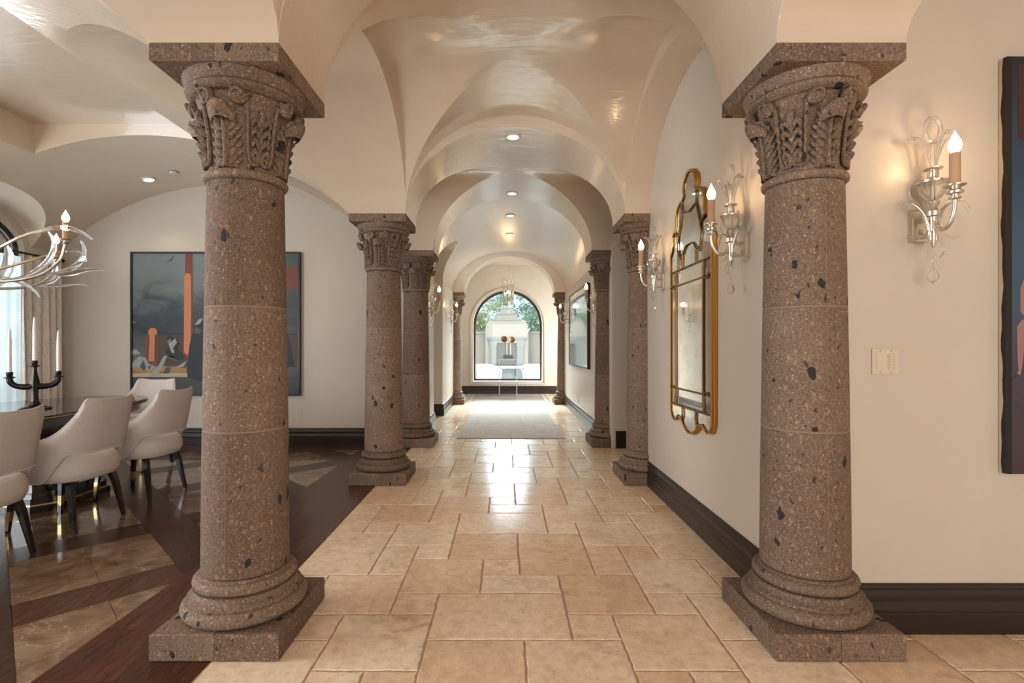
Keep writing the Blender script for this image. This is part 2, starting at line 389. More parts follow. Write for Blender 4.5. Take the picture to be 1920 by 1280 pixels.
def cell(xs, ys, f, pair=None):
    xs = sorted(set(round(x, 5) for x in xs)); ys = sorted(set(round(y, 5) for y in ys)); nx = len(xs)
    vs = [(x, y, f(x, y)) for y in ys for x in xs]; fs = []
    for j in range(len(ys)-1):
        for i in range(nx-1):
            a, b, c, d = j*nx+i, j*nx+i+1, (j+1)*nx+i+1, (j+1)*nx+i
            m = f((xs[i]+xs[i+1])/2, (ys[j]+ys[j+1])/2)
            e1 = abs((vs[a][2]+vs[c][2])/2-m); e2 = abs((vs[b][2]+vs[d][2])/2-m)
            if pair:
                on = [abs(pair[0](vs[q][0], vs[q][1])-pair[1](vs[q][0], vs[q][1])) < 2e-4 for q in (a, b, c, d)]
                if on[0] and on[2] and not (on[1] and on[3]): fs += [(c, b, a), (d, c, a)]; continue
                if on[1] and on[3] and not (on[0] and on[2]): fs += [(d, b, a), (d, c, b)]; continue
                fs.append((d, c, b, a)); continue
            if abs(e1-e2) < 1e-5: fs.append((d, c, b, a))
            elif e1 < e2: fs += [(c, b, a), (d, c, a)]
            else: fs += [(d, b, a), (d, c, b)]
    cm.add(vs, fs)
def riser(ax, k, ss, f1, f2):
    ss = sorted(set(round(x, 5) for x in ss)); vs = []; fs = []
    for s in ss:
        x, y = (k, s) if ax == 'x' else (s, k)
        vs += [(x, y, f1(x, y)), (x, y, f2(x, y))]
    for i in range(len(ss)-1): fs.append((2*i, 2*i+1, 2*i+3, 2*i+2))
    cm.add(vs, fs)
CX = [XC+XA*t for t in TS]; Y1 = [B1C+B1H*t for t in TS]; Y2 = [B2C+B2H*t for t in TS]
r1a, r1b, r2a, r2b, r3a, r3b, r4a, r4b = 2.017, 2.528, 4.586, 5.098, 6.322, 6.834, 11.136, 11.647
YF = [.417+1.6*sin(pi/2*i/30) for i in range(31)]
rib = lambda x, y: lng(x, .78)
f_b1 = lambda x, y: max(lng(x, .88), lat(y, B1C, B1H, .88))
f_b2 = lambda x, y: max(lng(x, .78), lat(y, B2C, B2H, .78))
flat = lambda x, y: ZS
f_F = lambda x, y: max(lng(x, .88), lat0(y))
f_l0 = lambda x, y: lat0(y)
for a, b in ((r1a, r1b), (r2a, r2b), (r3a, r3b), (r4a, r4b)): cell(CX, [a, b], rib)
cell(CX, Y1, f_b1, (lambda x, y: lng(x, .88), lambda x, y: lat(y, B1C, B1H, .88))); cell(CX, Y2, f_b2, (lambda x, y: lng(x, .78), lambda x, y: lat(y, B2C, B2H, .78)))
cell(CX, YF+[-4], f_F)
riser('y', r1a, CX, rib, f_F); riser('y', r1b, CX, rib, f_b1); riser('y', r2a, CX, rib, f_b1)
# left arcade
lr1 = lambda x, y: lat(y, B1C, B1H, .82); lr2 = lambda x, y: lat(y, B2C, B2H, .78)
cell([XO0, XI0], Y1, lr1); riser('x', XI0, Y1, lr1, f_b1); cell([XO0, XI0], Y2, lr2)
for a, b in ((r1a, r1b), (r2a, r2b)):
    cell([XO0, XI0], [a, b], flat); cell([XI1, XO1], [a, b], flat)
cell([XO0, XI0], [r3a, 6.62], flat); cell([XI1, XO1], [r3a, 6.62], flat)
cell([XO0, XI0], YF+[-4], f_l0); cell([XI1, XO1], YF+[-4], f_l0)
# right wall rib, right passage, foyer right bay
rr1 = lambda x, y: lat(y, B1C, B1H, .78)
cell([XI1, 1.32], Y1, rr1); riser('x', XI1, Y1, rr1, f_b1)
cell([XI1, XO1, 4.2], Y2, lr2)
f_R = lambda x, y: max(long2(x, .88), lat0(y)); RX = [2.9+1.32*sin(pi/2*(i/24-1)) for i in range(25)]+[4.2]
cell(RX, YF+[-4], f_R); f_Rr = lambda x, y: long2(x, .78); cell(RX, [r1a, 2.26], f_Rr); riser('y', r1a, RX, f_Rr, f_R)
# dining room
ZJ = [ZS+.82*el(t) for t in TS[:19]]
DXR = [DC+dine_dx(z) for z in ZJ]+[-3.0]
f_d = lambda x, y: dine(x)
f_d1 = lambda x, y: max(dine(x), lr1(x, y)); f_d2 = lambda x, y: max(dine(x), lr2(x, y)); f_dF = lambda x, y: max(dine(x), lat0(y))
DXR2 = [DC+dine_dx(ZS+.78*el(t)) for t in TS[:19]]+[-3.0]; DXRF = [DC+dine_dx(lat0(y)) for y in YF]+[-3.0, -2.9]
TY, TX0, TX1, TZ = 5.02, -4.62, -3.0, 3.43
tray = lambda x, y: TZ
cell(DXR, Y1, f_d1, (f_d, lr1)); cell(DXR, [r1a, r1b], f_d); cell(DXR, [r2a, TY, r2b], f_d); cell(DXR2, Y2, f_d2, (f_d, lr2)); cell(lin(TX1, -1.404, 14), [r3a, 6.6], f_d)
cell(DXRF, YF+[-4], f_dF, (f_d, f_l0))
cell(lin(TX0, TX1, 12), [TY, 6.6], f_d); cell([TX0, TX1], [-4, TY], tray)
riser('y', TY, lin(TX0, TX1, 12), f_d, tray)
riser('x', TX1, YF+[-4], f_dF, tray); riser('x', TX1, [r1a, r1b], f_d, tray); riser('x', TX1, Y1, f_d1, tray); riser('x', TX1, [r2a, TY], f_d, tray)
riser('x', TX0, [-4, TY], f_d, tray)
wy = [4.97+1.22*sin(pi/2*(i/20-1)) for i in range(41)]
f_w = lambda x, y: max(dine(x), latw(y))
wx = [DC-dine_dx(latw(y)) for y in wy[:21] if latw(y) > ZS]+[-5.74]+lin(-5.1, TX0, 5)
cell(wx, wy, f_w, (f_d, lambda x, y: latw(y))); cell(lin(-5.74, TX0, 12), [-4, wy[0]], f_d); cell(lin(-5.74, TX0, 12), [wy[-1], 6.6], f_d)
# long barrel with the lunette of the side doorway, then the end bay
NC, NH = 8.75, .56
f_v = lambda x, y: max(bar(x), lat(y, NC, NH, .60)) if x < -.2 else bar(x)
BX = [.08+1.22*t for t in TS]
bx2 = [.08-1.22*sqrt(max(0, 1-((lat(NC+NH*t, NC, NH, .60)-ZS)/.88)**2)) for t in TS[:19]]
nb = lambda x, y: lat(y, NC, NH, .60)
cell(BX, [r3b, NC-NH], lambda x, y: bar(x)); cell(BX+bx2, [NC+NH*t for t in TS], f_v, (lambda x, y: bar(x), nb)); cell(BX, [NC+NH, r4a], lambda x, y: bar(x))
nb = lambda x, y: lat(y, NC, NH, .60)
cell([-2.5, -1.14], [NC+NH*t for t in TS], nb)
bx_in = [x for x in BX if XI0 <= x <= XI1]+[XI0, XI1]
for yy in (r3b, r4a):
    riser('y', yy, CX+bx_in, rib, lambda x, y: bar(x))
    riser('y', yy, [x for x in BX if x < XI0]+[XI0], flat, lambda x, y: bar(x)); riser('y', yy, [x for x in BX if x > XI1]+[XI1], flat, lambda x, y: bar(x))
f_e = lambda x, y: 3.37+.07*(1-((x-.08)/2.7)**2)
cell(lin(-2.6, 2.75, 10), [r4b, 13.7], f_e); riser('y', r4b, CX, rib, f_e)
ceiling = struct(cm.build('ceiling', CEIL, None, 24), 'cream plaster groin-vaulted ceiling with ribs and tray recess', 'ceiling')
sky_blocker = MB().box((-6.6, -4.6, 3.62), (4.9, 14.1, 3.75)).build('sky_blocker', BLOCKM)  # unseen slab added to stop sky and sun leaking into the rooms
struct(sky_blocker, 'unseen slab added over the vaulted rooms to keep sky light out', 'sky_blocker')

def arch_wall(name, axis, k0, k1, s0, s1, z0, z1, ops, material):
    """wall slab: axis 'x' -> plane at x=k0..k1 running along y ; 'y' -> along x. ops: list of (c, half, zbot, zspring, rise)"""
    mb = MB(); ops = sorted(ops)
    def P(s, z, k): return (k, s, z) if axis == 'x' else (s, k, z)
    def quad(sa, za, sb, zb, sc, zc, sd, zd):
        for k in (k0, k1):
            mb.add([P(sa, za, k), P(sb, zb, k), P(sc, zc, k), P(sd, zd, k)], [(0, 1, 2, 3)])
    def rev(sa, za, sb, zb): mb.add([P(sa, za, k0), P(sb, zb, k0), P(sb, zb, k1), P(sa, za, k1)], [(0, 1, 2, 3)])
    cur = s0
    for c, h, zb, zs, ri in ops:
        quad(cur, z0, c-h, z0, c-h, z1, cur, z1)
        if zb > z0+1e-4: quad(c-h, z0, c+h, z0, c+h, zb, c-h, zb)
        pts = [(c-h*cos(pi*i/32), zs+ri*sin(pi*i/32)) for i in range(33)]
        for (a, za), (b, zb2) in zip(pts, pts[1:]):
            quad(a, za, b, zb2, b, z1, a, z1); rev(a, za, b, zb2)
        rev(c-h, zb, c-h, zs); rev(c+h, zb, c+h, zs); rev(c-h, zb, c+h, zb)
        cur = c+h
    quad(cur, z0, s1, z0, s1, z1, cur, z1)
    rev(s0, z0, s0, z1); rev(s1, z0, s1, z1); rev(s0, z1, s1, z1)
    return mb.build(name, material, None, 30)
def block(name, a, b, label, m=None):
    mb = MB(); x0, y0, z0 = a; x1, y1, z1 = b; r = .025
    poly = []
    for cx, cy, a0 in ((x1-r, y1-r, 0), (x0+r, y1-r, 90), (x0+r, y0+r, 180), (x1-r, y0+r, 270)):
        for i in range(5): t = R(a0+90*i/4); poly.append((cx+r*cos(t), cy+r*sin(t)))
    mb.prism(poly, z0, z1)
    return struct(mb.build(name, m or PLASTER, None, 40), label, 'wall')
block('wall_right', (1.30, 2.24, 0), (4.3, 4.842, 3.6), 'cream plaster wall block carrying the gilt mirror')
block('wall_right_far', (1.30, 6.316, 0), (4.3, 11.39, 3.6), 'cream plaster corridor wall carrying the long framed picture')
block('wall_dining_back', (-5.9, 6.56, 0), (-1.14, NC-NH, 3.6), 'cream plaster wall behind the dining room painting')
block('wall_left_far', (-5.9, NC+NH, 0), (-1.14, 11.39, 3.6), 'cream plaster corridor wall past the side doorway')
block('wall_left_niche', (-2.7, NC-NH-.05, 0), (-2.5, NC+NH+.05, 3.6), 'cream plaster back wall of the side doorway')
struct(arch_wall('wall_dining_left', 'x', -5.95, -5.74, -4.2, 6.6, 0, 3.6, [(4.97, 1.14, .12, 2.40, .48), (1.3, 1.05, .12, 2.3, .4)], PLASTER), 'cream plaster dining room window wall', 'wall')
struct(arch_wall('wall_end', 'y', 13.65, 13.95, -2.7, 2.85, 0, 3.6, [(.064, .93, .33, 1.834, .93)], PLASTER), 'cream plaster end wall around the arched window', 'wall')
block('wall_end_left', (-2.8, 11.3, 0), (-2.6, 13.9, 3.6), 'cream plaster side wall of the end bay')
struct(arch_wall('wall_end_right', 'x', 2.75, 2.9, 11.3, 13.9, 0, 3.6, [(12.6, .9, .02, 2.3, .3)], PLASTER), 'cream plaster side wall with an unseen doorway added for fill light', 'wall')
struct(arch_wall('wall_entry', 'y', -4.2, -4.0, -6, 4.4, 0, 3.6, [(.9, 1.8, .02, 2.3, .5)], PLASTER), 'cream plaster entry wall behind the viewpoint', 'wall')
block('wall_foyer_right', (4.2, -4.2, 0), (4.4, 11.4, 3.6), 'cream plaster right wall of the entry hall')

# ------------------------------------------------------------------ baseboards
BP = [(0, 0), (.030, 0), (.030, .085), (.026, .09), (.026, .094), (.030, .1), (.027, .125), (.021, .135), (.021, .145), (.024, .152), (.020, .172), (.012, .186), (.014, .192), (.010, .205), (.004, .209), (0, .209)]
def baseboard(name, path, label):
    """path: list of (x,y); the room lies to the left of the walking direction"""
    mb = MB(); n = len(BP); P = [Vector((x, y)) for x, y in path]; off = []
    for i, p in enumerate(P):
        d0 = (p-P[i-1]).normalized() if i > 0 else None; d1 = (P[i+1]-p).normalized() if i < len(P)-1 else None
        n0 = Vector((-d0.y, d0.x)) if d0 else None; n1 = Vector((-d1.y, d1.x)) if d1 else None
        if n0 is None: off.append(n1)
        elif n1 is None: off.append(n0)
        else: b = (n0+n1).normalized(); off.append(b/max(.2, b.dot(n1)))
    vs = []; fs = []
    for p, o in zip(P, off):
        for d, z in BP: vs.append((p.x+o.x*d, p.y+o.y*d, z+.001))
    for i in range(len(P)-1):
        for k in range(n-1): fs.append((i*n+k, (i+1)*n+k, (i+1)*n+k+1, i*n+k+1))
    fs += [tuple(range(n)), tuple(range((len(P)-1)*n+n-1, (len(P)-1)*n-1, -1))]
    mb.add(vs, fs)
    return struct(mb.build(name, BASEB, None, 35, True), label, 'baseboard')
baseboard('baseboard_right', [(1.30, 2.40), (1.30, 4.66)], 'dark moulded baseboard under the gilt mirror')
baseboard('baseboard_foyer_right', [(1.48, 2.24), (4.2, 2.24)][::-1], 'dark moulded baseboard under the light switch')
baseboard('baseboard_right_far', [(1.30, 6.85), (1.30, 11.2)], 'dark moulded baseboard along the far right corridor wall')
baseboard('baseboard_passage_right', [(4.2, 6.316), (1.36, 6.316)], 'dark moulded baseboard end between two right columns')
baseboard('baseboard_dining_back', [(-1.30, 6.56), (-5.74, 6.56)], 'dark moulded baseboard below the dining room painting')
baseboard('baseboard_left', [(-1.5, NC-NH), (-1.14, NC-NH), (-1.14, 6.80)], 'dark moulded baseboard behind the third left column')
baseboard('baseboard_left_far', [(-1.14, 11.2), (-1.14, NC+NH), (-1.5, NC+NH)], 'dark moulded baseboard at the corner of the side doorway')
baseboard('baseboard_end', [(2.75, 13.65), (-2.6, 13.65)], 'dark moulded baseboard below the arched window')

# ------------------------------------------------------------------ corridor floor: French-pattern travertine
MOD, X0, Y0 = .2073, .08, 1.965
PAT = [(-2,1,3,2),(1,1,1,1),(2,0,2,2),(1,2,2,2),(3,2,1,1),(3,3,2,2),(-1,3,2,1),(-1,4,1,1),(0,4,2,3),(2,4,1,2),(3,5,1,1),(-2,5,2,2)]
fl = MB().box((-1.168, -4, -.12), (4.25, 13.7, -.004))
floor = struct(fl.build('floor', GROUT), 'beige travertine tile corridor floor in mixed rectangles', 'floor')
struct(MB().box((-2.65, 11.5, -.12), (-1.17, 13.7, -.004)).build('floor_end_left', GROUT), 'stone floor left of the end bay', 'floor')
struct(MB().box((-2.6, NC-NH-.02, -.12), (-1.167, NC+NH+.02, 0)).build('floor_doorway', TRAV), 'travertine floor inside the left side doorway', 'floor')
def tile_mesh(w, h, rng, j=.0055):
    g = .0022; mb = MB(); ring = []
    for (ax, ay, bx, by) in ((g, g, w-g, g), (w-g, g, w-g, h-g), (w-g, h-g, g, h-g), (g, h-g, g, g)):
        L = abs(bx-ax)+abs(by-ay); n = max(3, int(L/.022)); nx, ny = -(by-ay)/L, (bx-ax)/L
        for i in range(n):
            t = i/n; d = rng.uniform(0, j)*(1 if i else .4); ring.append((ax+(bx-ax)*t+nx*d, ay+(by-ay)*t+ny*d))
    n = len(ring); cx, cy = w/2, h/2
    vs = [(x, y, -.006) for x, y in ring]+[(x, y, -.0022) for x, y in ring]
    for x, y in ring:
        vs.append((x+(.0035 if x < cx else -.0035), y+(.0035 if y < cy else -.0035), 0))
    fs = [tuple(range(2*n, 3*n))]
    for k in range(2):
        for i in range(n): fs.append((k*n+i, k*n+(i+1) % n, (k+1)*n+(i+1) % n, (k+1)*n+i))
    mb.add([(x-cx, y-cy, z) for x, y, z in vs], fs); return mb
tr = random.Random(3); tiles = []; rest = MB()
seen = lambda x0, y0, x1, y1: y1 > 1.75 and abs((x0+x1)/2) < 1.1*max(y1, .1)+.2
for a in range(-2, 5):
    for b in range(-5, 11):
        for (i, j, w, h) in PAT:
            x0 = X0+(i+6*a)*MOD; y0 = Y0+(j+6*b)*MOD; x1 = x0+w*MOD; y1 = y0+h*MOD
            if x1 <= -1.16 or y1 < -3.9 or y0 > 13.6 or x0 > 4.2: continue
            x0 = max(x0, -1.166); y1 = min(y1, 13.65); x1 = min(x1, 4.2)
            if x1-x0 < .03 or y1-y0 < .03: continue
            if x0 >= 1.30 and 2.24 <= y0 and y1 < 4.85: continue
            if x0 >= 1.31 and 6.316 <= y0 and y1 < 11.4: continue
            mb = tile_mesh(x1-x0, y1-y0, tr); c = ((x0+x1)/2, (y0+y1)/2, tr.uniform(-.0006, .0006))
            if seen(x0, y0, x1, y1) and x0 < 2.6 and len(tiles) < 298:
                o = mb.build('tile', TRAV, floor); o.location = c; tiles.append(o)
            else: rest.add(mb.v, mb.f, Matrix.Translation(c))
o = rest.build('tile_field', TRAV, floor); o['kind'] = 'stuff'
# mosaic panel in the end bay
MOS1 = mat('mosaic_grey', (.40, .36, .32), .3); MOS2 = mat('mosaic_tan', (.36, .24, .15), .3); MOS3 = mat('mosaic_cream', (.62, .55, .46), .3)
mos = empty('floor_mosaic', (.07, 12.55, .0012), 0, 'grey stone mosaic panel with tan border set before the arched window', 'floor mosaic')
for k, (w, d, m, nm) in enumerate(((1.02, .98, MOS3, 'outer_field'), (.97, .93, MOS2, 'outer_band'), (.93, .89, MOS3, 'inner_field'), (.85, .81, MOS2, 'inner_band'), (.81, .77, MOS1, 'centre_panel'))):
    MB().box((-w, -d, k*.0004), (w, d, .0012+k*.0004)).build(nm, m, mos)

# ------------------------------------------------------------------ dining floor: walnut lattice with marble
XB, YB = -1.757, 6.17
dfl = struct(MB().box((-5.8, -4, -.12), (-1.168, 6.6, -.005)).build('floor_dining', mat('floor_bed', (.02, .012, .008), .7)), 'dark walnut dining floor with marble insets', 'floor')
def clip(poly, x0, x1, y0, y1):
    for ax, v, sg in ((0, x0, 1), (0, x1, -1), (1, y0, 1), (1, y1, -1)):
        out = []
        for i in range(len(poly)):
            a, b = poly[i-1], poly[i]; da, db = (a[ax]-v)*sg, (b[ax]-v)*sg
            if (da >= 0) != (db >= 0):
                t = da/(da-db); out.append((a[0]+(b[0]-a[0])*t, a[1]+(b[1]-a[1])*t))
            if db >= 0: out.append(b)
        poly = out
        if len(poly) < 3: return []
    return poly
def piece(name, poly, m, gap=.0012):
    n = len(poly); cx = sum(p[0] for p in poly)/n; cy = sum(p[1] for p in poly)/n
    A = abs(sum(poly[i-1][0]*poly[i][1]-poly[i][0]*poly[i-1][1] for i in range(n)))/2
    if A < .0015: return
    q = []
    for x, y in poly:
        d = sqrt((x-cx)**2+(y-cy)**2)+1e-6; q.append((x-(x-cx)/d*gap*1.4-cx, y-(y-cy)/d*gap*1.4-cy))
    if sum(q[i-1][0]*q[i][1]-q[i][0]*q[i-1][1] for i in range(n)) < 0: q = q[::-1]
    mb = MB().prism(q, -.005, 0); o = mb.build(name, m, dfl); o.location = (cx, cy, 0); return o
PP, WW, C0, S0 = 1.345, .385, 4.45, 1.045
def cs(c, s): return ((s-c)/2, (s+c)/2)
def rect(c0, c1, s0, s1): return clip([cs(c0, s0), cs(c1, s0), cs(c1, s1), cs(c0, s1)], -5.74, XB, .6, YB)
for a in range(-3, 6):
    for b in range(-6, 6):
        c = C0+a*PP; s = S0+b*PP
        for nm, rc, m in (('wood_block', rect(c, c+WW, s, s+WW), WOODX), ('wood_strip', rect(c, c+WW, s+WW, s+PP), WOODD), ('wood_strip', rect(c+WW, c+PP, s, s+WW), WOODX),
                          ('marble_tile', rect(c+WW, c+PP, s+WW, s+(WW+PP)/2), MARBLE), ('marble_tile', rect(c+WW, c+PP, s+(WW+PP)/2, s+PP), MARBLE)):
            if rc: piece(nm, rc, m)
for k in range(4):
    xa = -1.168-k*.1473; 
    for (ya, yb) in ((-.4+.3*k, 1.2+.35*k), (1.2+.35*k, 3.1+.5*k), (3.1+.5*k, 6.55)):
        piece('wood_plank', [(xa-.1473, ya), (xa, ya), (xa, yb), (xa-.1473, yb)], WOOD, .0008)
for k in range(3):
    ya = YB+k*.13
    for (x0, x1) in ((-5.74, -4.1-.2*k), (-4.1-.2*k, -2.6+.15*k), (-2.6+.15*k, XB)):
        o = piece('wood_plank', [(x0, ya), (x1, ya), (x1, ya+.13), (x0, ya+.13)], WOODD, .0008)
# ================================================================== COLUMNS
def bell_r(z):
    s = (z-1.975)/.335; return .148+.052*max(0, s)**1.8
def BPnt(th, z, off): r = bell_r(z)+off; return Vector((r*cos(th), r*sin(th), z))
def bframe(th, tilt=0, lean=.3):
    n = Vector((cos(th), sin(th), 0)); t = Vector((-sin(th), cos(th), 0)); u = Vector((0, 0, 1))
    a = t*cos(tilt)+u*sin(tilt); b = -t*sin(tilt)+u*cos(tilt)
    return Matrix((n, a, b)).transposed()   # columns: out, across, along
def make_column():
    root = empty('stone_column', (0, 0, 0))
    for s in (-1, 1):
        MB().box((-.2555 if s < 0 else .001, -.2555, 0), (-.001 if s < 0 else .2555, .2555, .107), None, .004).build('plinth', STONE, root)
    def torus(r, z0, z1, n=9):
        h = (z1-z0)/2; c = (z0+z1)/2
        return [(r-h+h*cos(-pi/2+pi*i/n), c+h*sin(-pi/2+pi*i/n)) for i in range(n+1)]
    pr = [(.20, .107)]+torus(.253, .1075, .17)+[(.226, .171), (.228, .186), (.222, .188), (.206, .195), (.199, .205), (.198, .213), (.203, .219), (.206, .22)]+torus(.209, .2205, .268)+[(.187, .269), (.187, .276), (.181, .279)]
    bs_ = MB().lathe(pr, 56).build('base_moulding', STONE, root, 40)
    def seam(prof, parent, w=.0016):
        for a in (-pi/2, pi/2):
            vs = []; fs = []
            for r, z in prof:
                for k in (-w, w):
                    n = Vector((cos(a), sin(a), 0)); t = Vector((-sin(a), cos(a), 0)); vs.append(n*(r+.0006)+t*k+Vector((0, 0, z)))
            for i in range(len(prof)-1): fs.append((2*i, 2*i+1, 2*i+3, 2*i+2))
            MB().add(vs, fs).build('mortar_seam', MORTAR, parent)
    seam(pr[1:-1], bs_)
    def sr(z): t = max(0, (z-.28)/(1.945-.28)); return .1775-.023*t**1.35
    js = [.279, .886, 1.41, 1.944]
    for a, b in zip(js, js[1:]):
        p = [(sr(a)-.004, a+.003)]+[(sr(z), z) for z in lin(a+.0055, b-.0055, 6)]+[(sr(b)-.004, b-.003)]
        seam(p[1:-1], MB().lathe(p, 56).build('shaft_drum', STONE, root, 40), .0012)
    for z in js[1:3]:
        MB().lathe([(sr(z)-.02, z-.0045), (sr(z)-.0012, z-.0045), (sr(z)-.0012, z+.0045), (sr(z)-.02, z+.0045)], 56).build('mortar_joint', MORTAR, root, 40)
    MB().lathe([(.145, 1.94)]+torus(.172, 1.944, 1.982)+[(.15, 1.983)], 48).build('astragal', STONE, root, 40)
    pr = [(bell_r(z), z) for z in lin(1.975, 2.31, 12)]
    MB().lathe(pr, 56).build('capital_bell', STONE, root, 50)
    ov = [(.19, 2.285), (.212, 2.29)]+[(.212+.018*sin(pi*i/8)+.010*i/8, 2.292+.034*i/8) for i in range(9)]+[(.226, 2.328)]+[(.226+.020*sin(pi/2*i/6), 2.330+.037*i/6) for i in range(7)]+[(.246, 2.3685)]
    MB().lathe(ov, 56).build('echinus', STONE, root, 40)
    for s in (-1, 1):
        MB().box((-.2555 if s < 0 else .0008, -.2555, 2.3685), (-.0008 if s < 0 else .2555, .2555, 2.44), None, .003).build('abacus', STONE, root)
    # acanthus leaf
    def leaf(th):
        mb = MB()
        def S(u, v):
            wv = (.30+.05*sin(pi*v))*(1-.25*v)+.015*sin(v*26)
            a = (u*2-1)*wv; z = 1.985+.235*v; off = .016*(1-abs(u*2-1)**2)+.004+.006*cos((u*2-1)*9)
            if v > .8: off += .5*(v-.8)**1.5
            return BPnt(th+a, z, off)
        mb.grid(S, 14, 14)
        for s in (-1, 1):
            for k in range(6):
                z = 2.0+.034*k; d = s*(.155+.012*sin(k*1.3)+.01*k*.3)
                mb.ell(BPnt(th+d, z+.012, .016), (.011, .014, .027), bframe(th+d, -s*.62), 7, 5)
                if k < 5: mb.ell(BPnt(th+d*1.75, z+.008, .009), (.009, .011, .021), bframe(th+d*1.75, -s*.85), 6, 4)
        mb.tube([BPnt(th, z, .024+.02*max(0, (z-2.16)/.06)) for z in lin(1.985, 2.22, 8)], [.011, .0095, .009, .008, .008, .008, .008, .008, .008], 6)
        def H(u, v):   # curled tip, a hood turning outward and down
            q = u*2-1; a = q*.30*(1-.2*v); ph = v*3.5; k = 1-.72*q*q
            off = .016+(.052*sin(ph*.72)+.022*v)*k; z = 2.19+.042*sin(ph)*k-.02*q*q-.012*v
            return BPnt(th+a, z, off)
        mb.grid(H, 12, 10)
        return mb.build('acanthus_leaf', STONE, root, 60)
    def strap(th):
        mb = MB()
        for s in (-1, 1):
            pts = []
            for i in range(24):   # top volute, spiralling in
                t = i/23; a = pi*(.5-2.9*(1-t)); r = .006+.03*t
                pts.append((.50+(-cos(a)*0+sin(a-pi/2)*r)/.2, 2.262+cos(a-pi/2)*r*1.1))
            pts = [(.475+(-r0)/.2*0, z) for r0, z in []]
            sp = []
            for i in range(26):
                t = i/25; a = -pi*2.6*(1-t); r = .005+.029*t
                sp.append((.47-cos(a)*r/.205, 2.262+sin(a)*r))
            dn = [(.315, 2.23), (.30, 2.17), (.295, 2.10), (.285, 2.05), (.25, 2.015), (.18, 2.0), (.12, 2.003)]
            bs = []
            for i in range(14):
                t = i/13; a = -pi/2+pi*1.9*t; r = .017*(1-.7*t)
                bs.append((.11-.0+cos(a)*r/.16*-1, 2.02+sin(a)*r))
            path = sp+dn+bs
            P3 = []
            for k, (a, z) in enumerate(path):
                off = .014 if k > 25 else .014+.028*(1-abs(k-8)/26)
                P3.append(BPnt(th+s*a, z, off))
            mb.tube(P3, .0085, 6)
            c = BPnt(th+s*.47, 2.262, .018); mb.ell(c, (.024, .034, .034), bframe(th+s*.47), 10, 6)
        return mb.build('scroll_strap', STONE, root, 60)
    def palm(th):
        mb = MB(); mb.tube([BPnt(th, z, .010) for z in lin(2.015, 2.2, 6)], [.011, .009, .008, .008, .008, .008, .007], 6)
        mb.ell(BPnt(th, 2.195, .016), (.013, .015, .04), bframe(th), 8, 6)
        for s in (-1, 1):
            for k in range(4):
                z = 2.045+.042*k
                P = [BPnt(th+s*.02, z-.018, .01), BPnt(th+s*.08, z+.004, .02), BPnt(th+s*.14, z+.012, .024), BPnt(th+s*.185, z, .018), BPnt(th+s*.19, z-.014, .012)]
                mb.tube(P, [.006, .011, .0125, .011, .005], 6)
            mb.ell(BPnt(th+s*.06, 2.02, .01), (.009, .012, .012), bframe(th), 6, 4)
        return mb.build('palmette', STONE, root, 60)
    for k in range(4): leaf(k*pi/2); strap(pi/4+k*pi/2); palm(pi/4+k*pi/2)
    return root
col0 = make_column()
XL, XR = XI0-.2555, XI1+.2555
CP = [(XL, 2.2725, 'brown stone column nearest on the left, beside the dining chairs'), (XR, 2.2725, 'brown stone column nearest on the right, by the light switch'),
      (XL, 4.842, 'second stone column on the left, standing on the walnut border'), (XR, 4.842, 'second stone column on the right, half set in the wall past the mirror'),
      (XL, 6.578, 'third stone column on the left, at the end of the dining room wall'), (XR, 6.578, 'third stone column on the right, beside the side passage'),
      (XL, 11.39, 'farthest stone column on the left, near the arched window'), (XR, 11.39, 'farthest stone column on the right, near the arched window')]
for i, (x, y, lb) in enumerate(CP):
    c = col0 if i == 0 else copy_tree(col0)
    c.location = (x, y, .0012); tag(c, lb, 'column', 'carved stone columns of the colonnade')

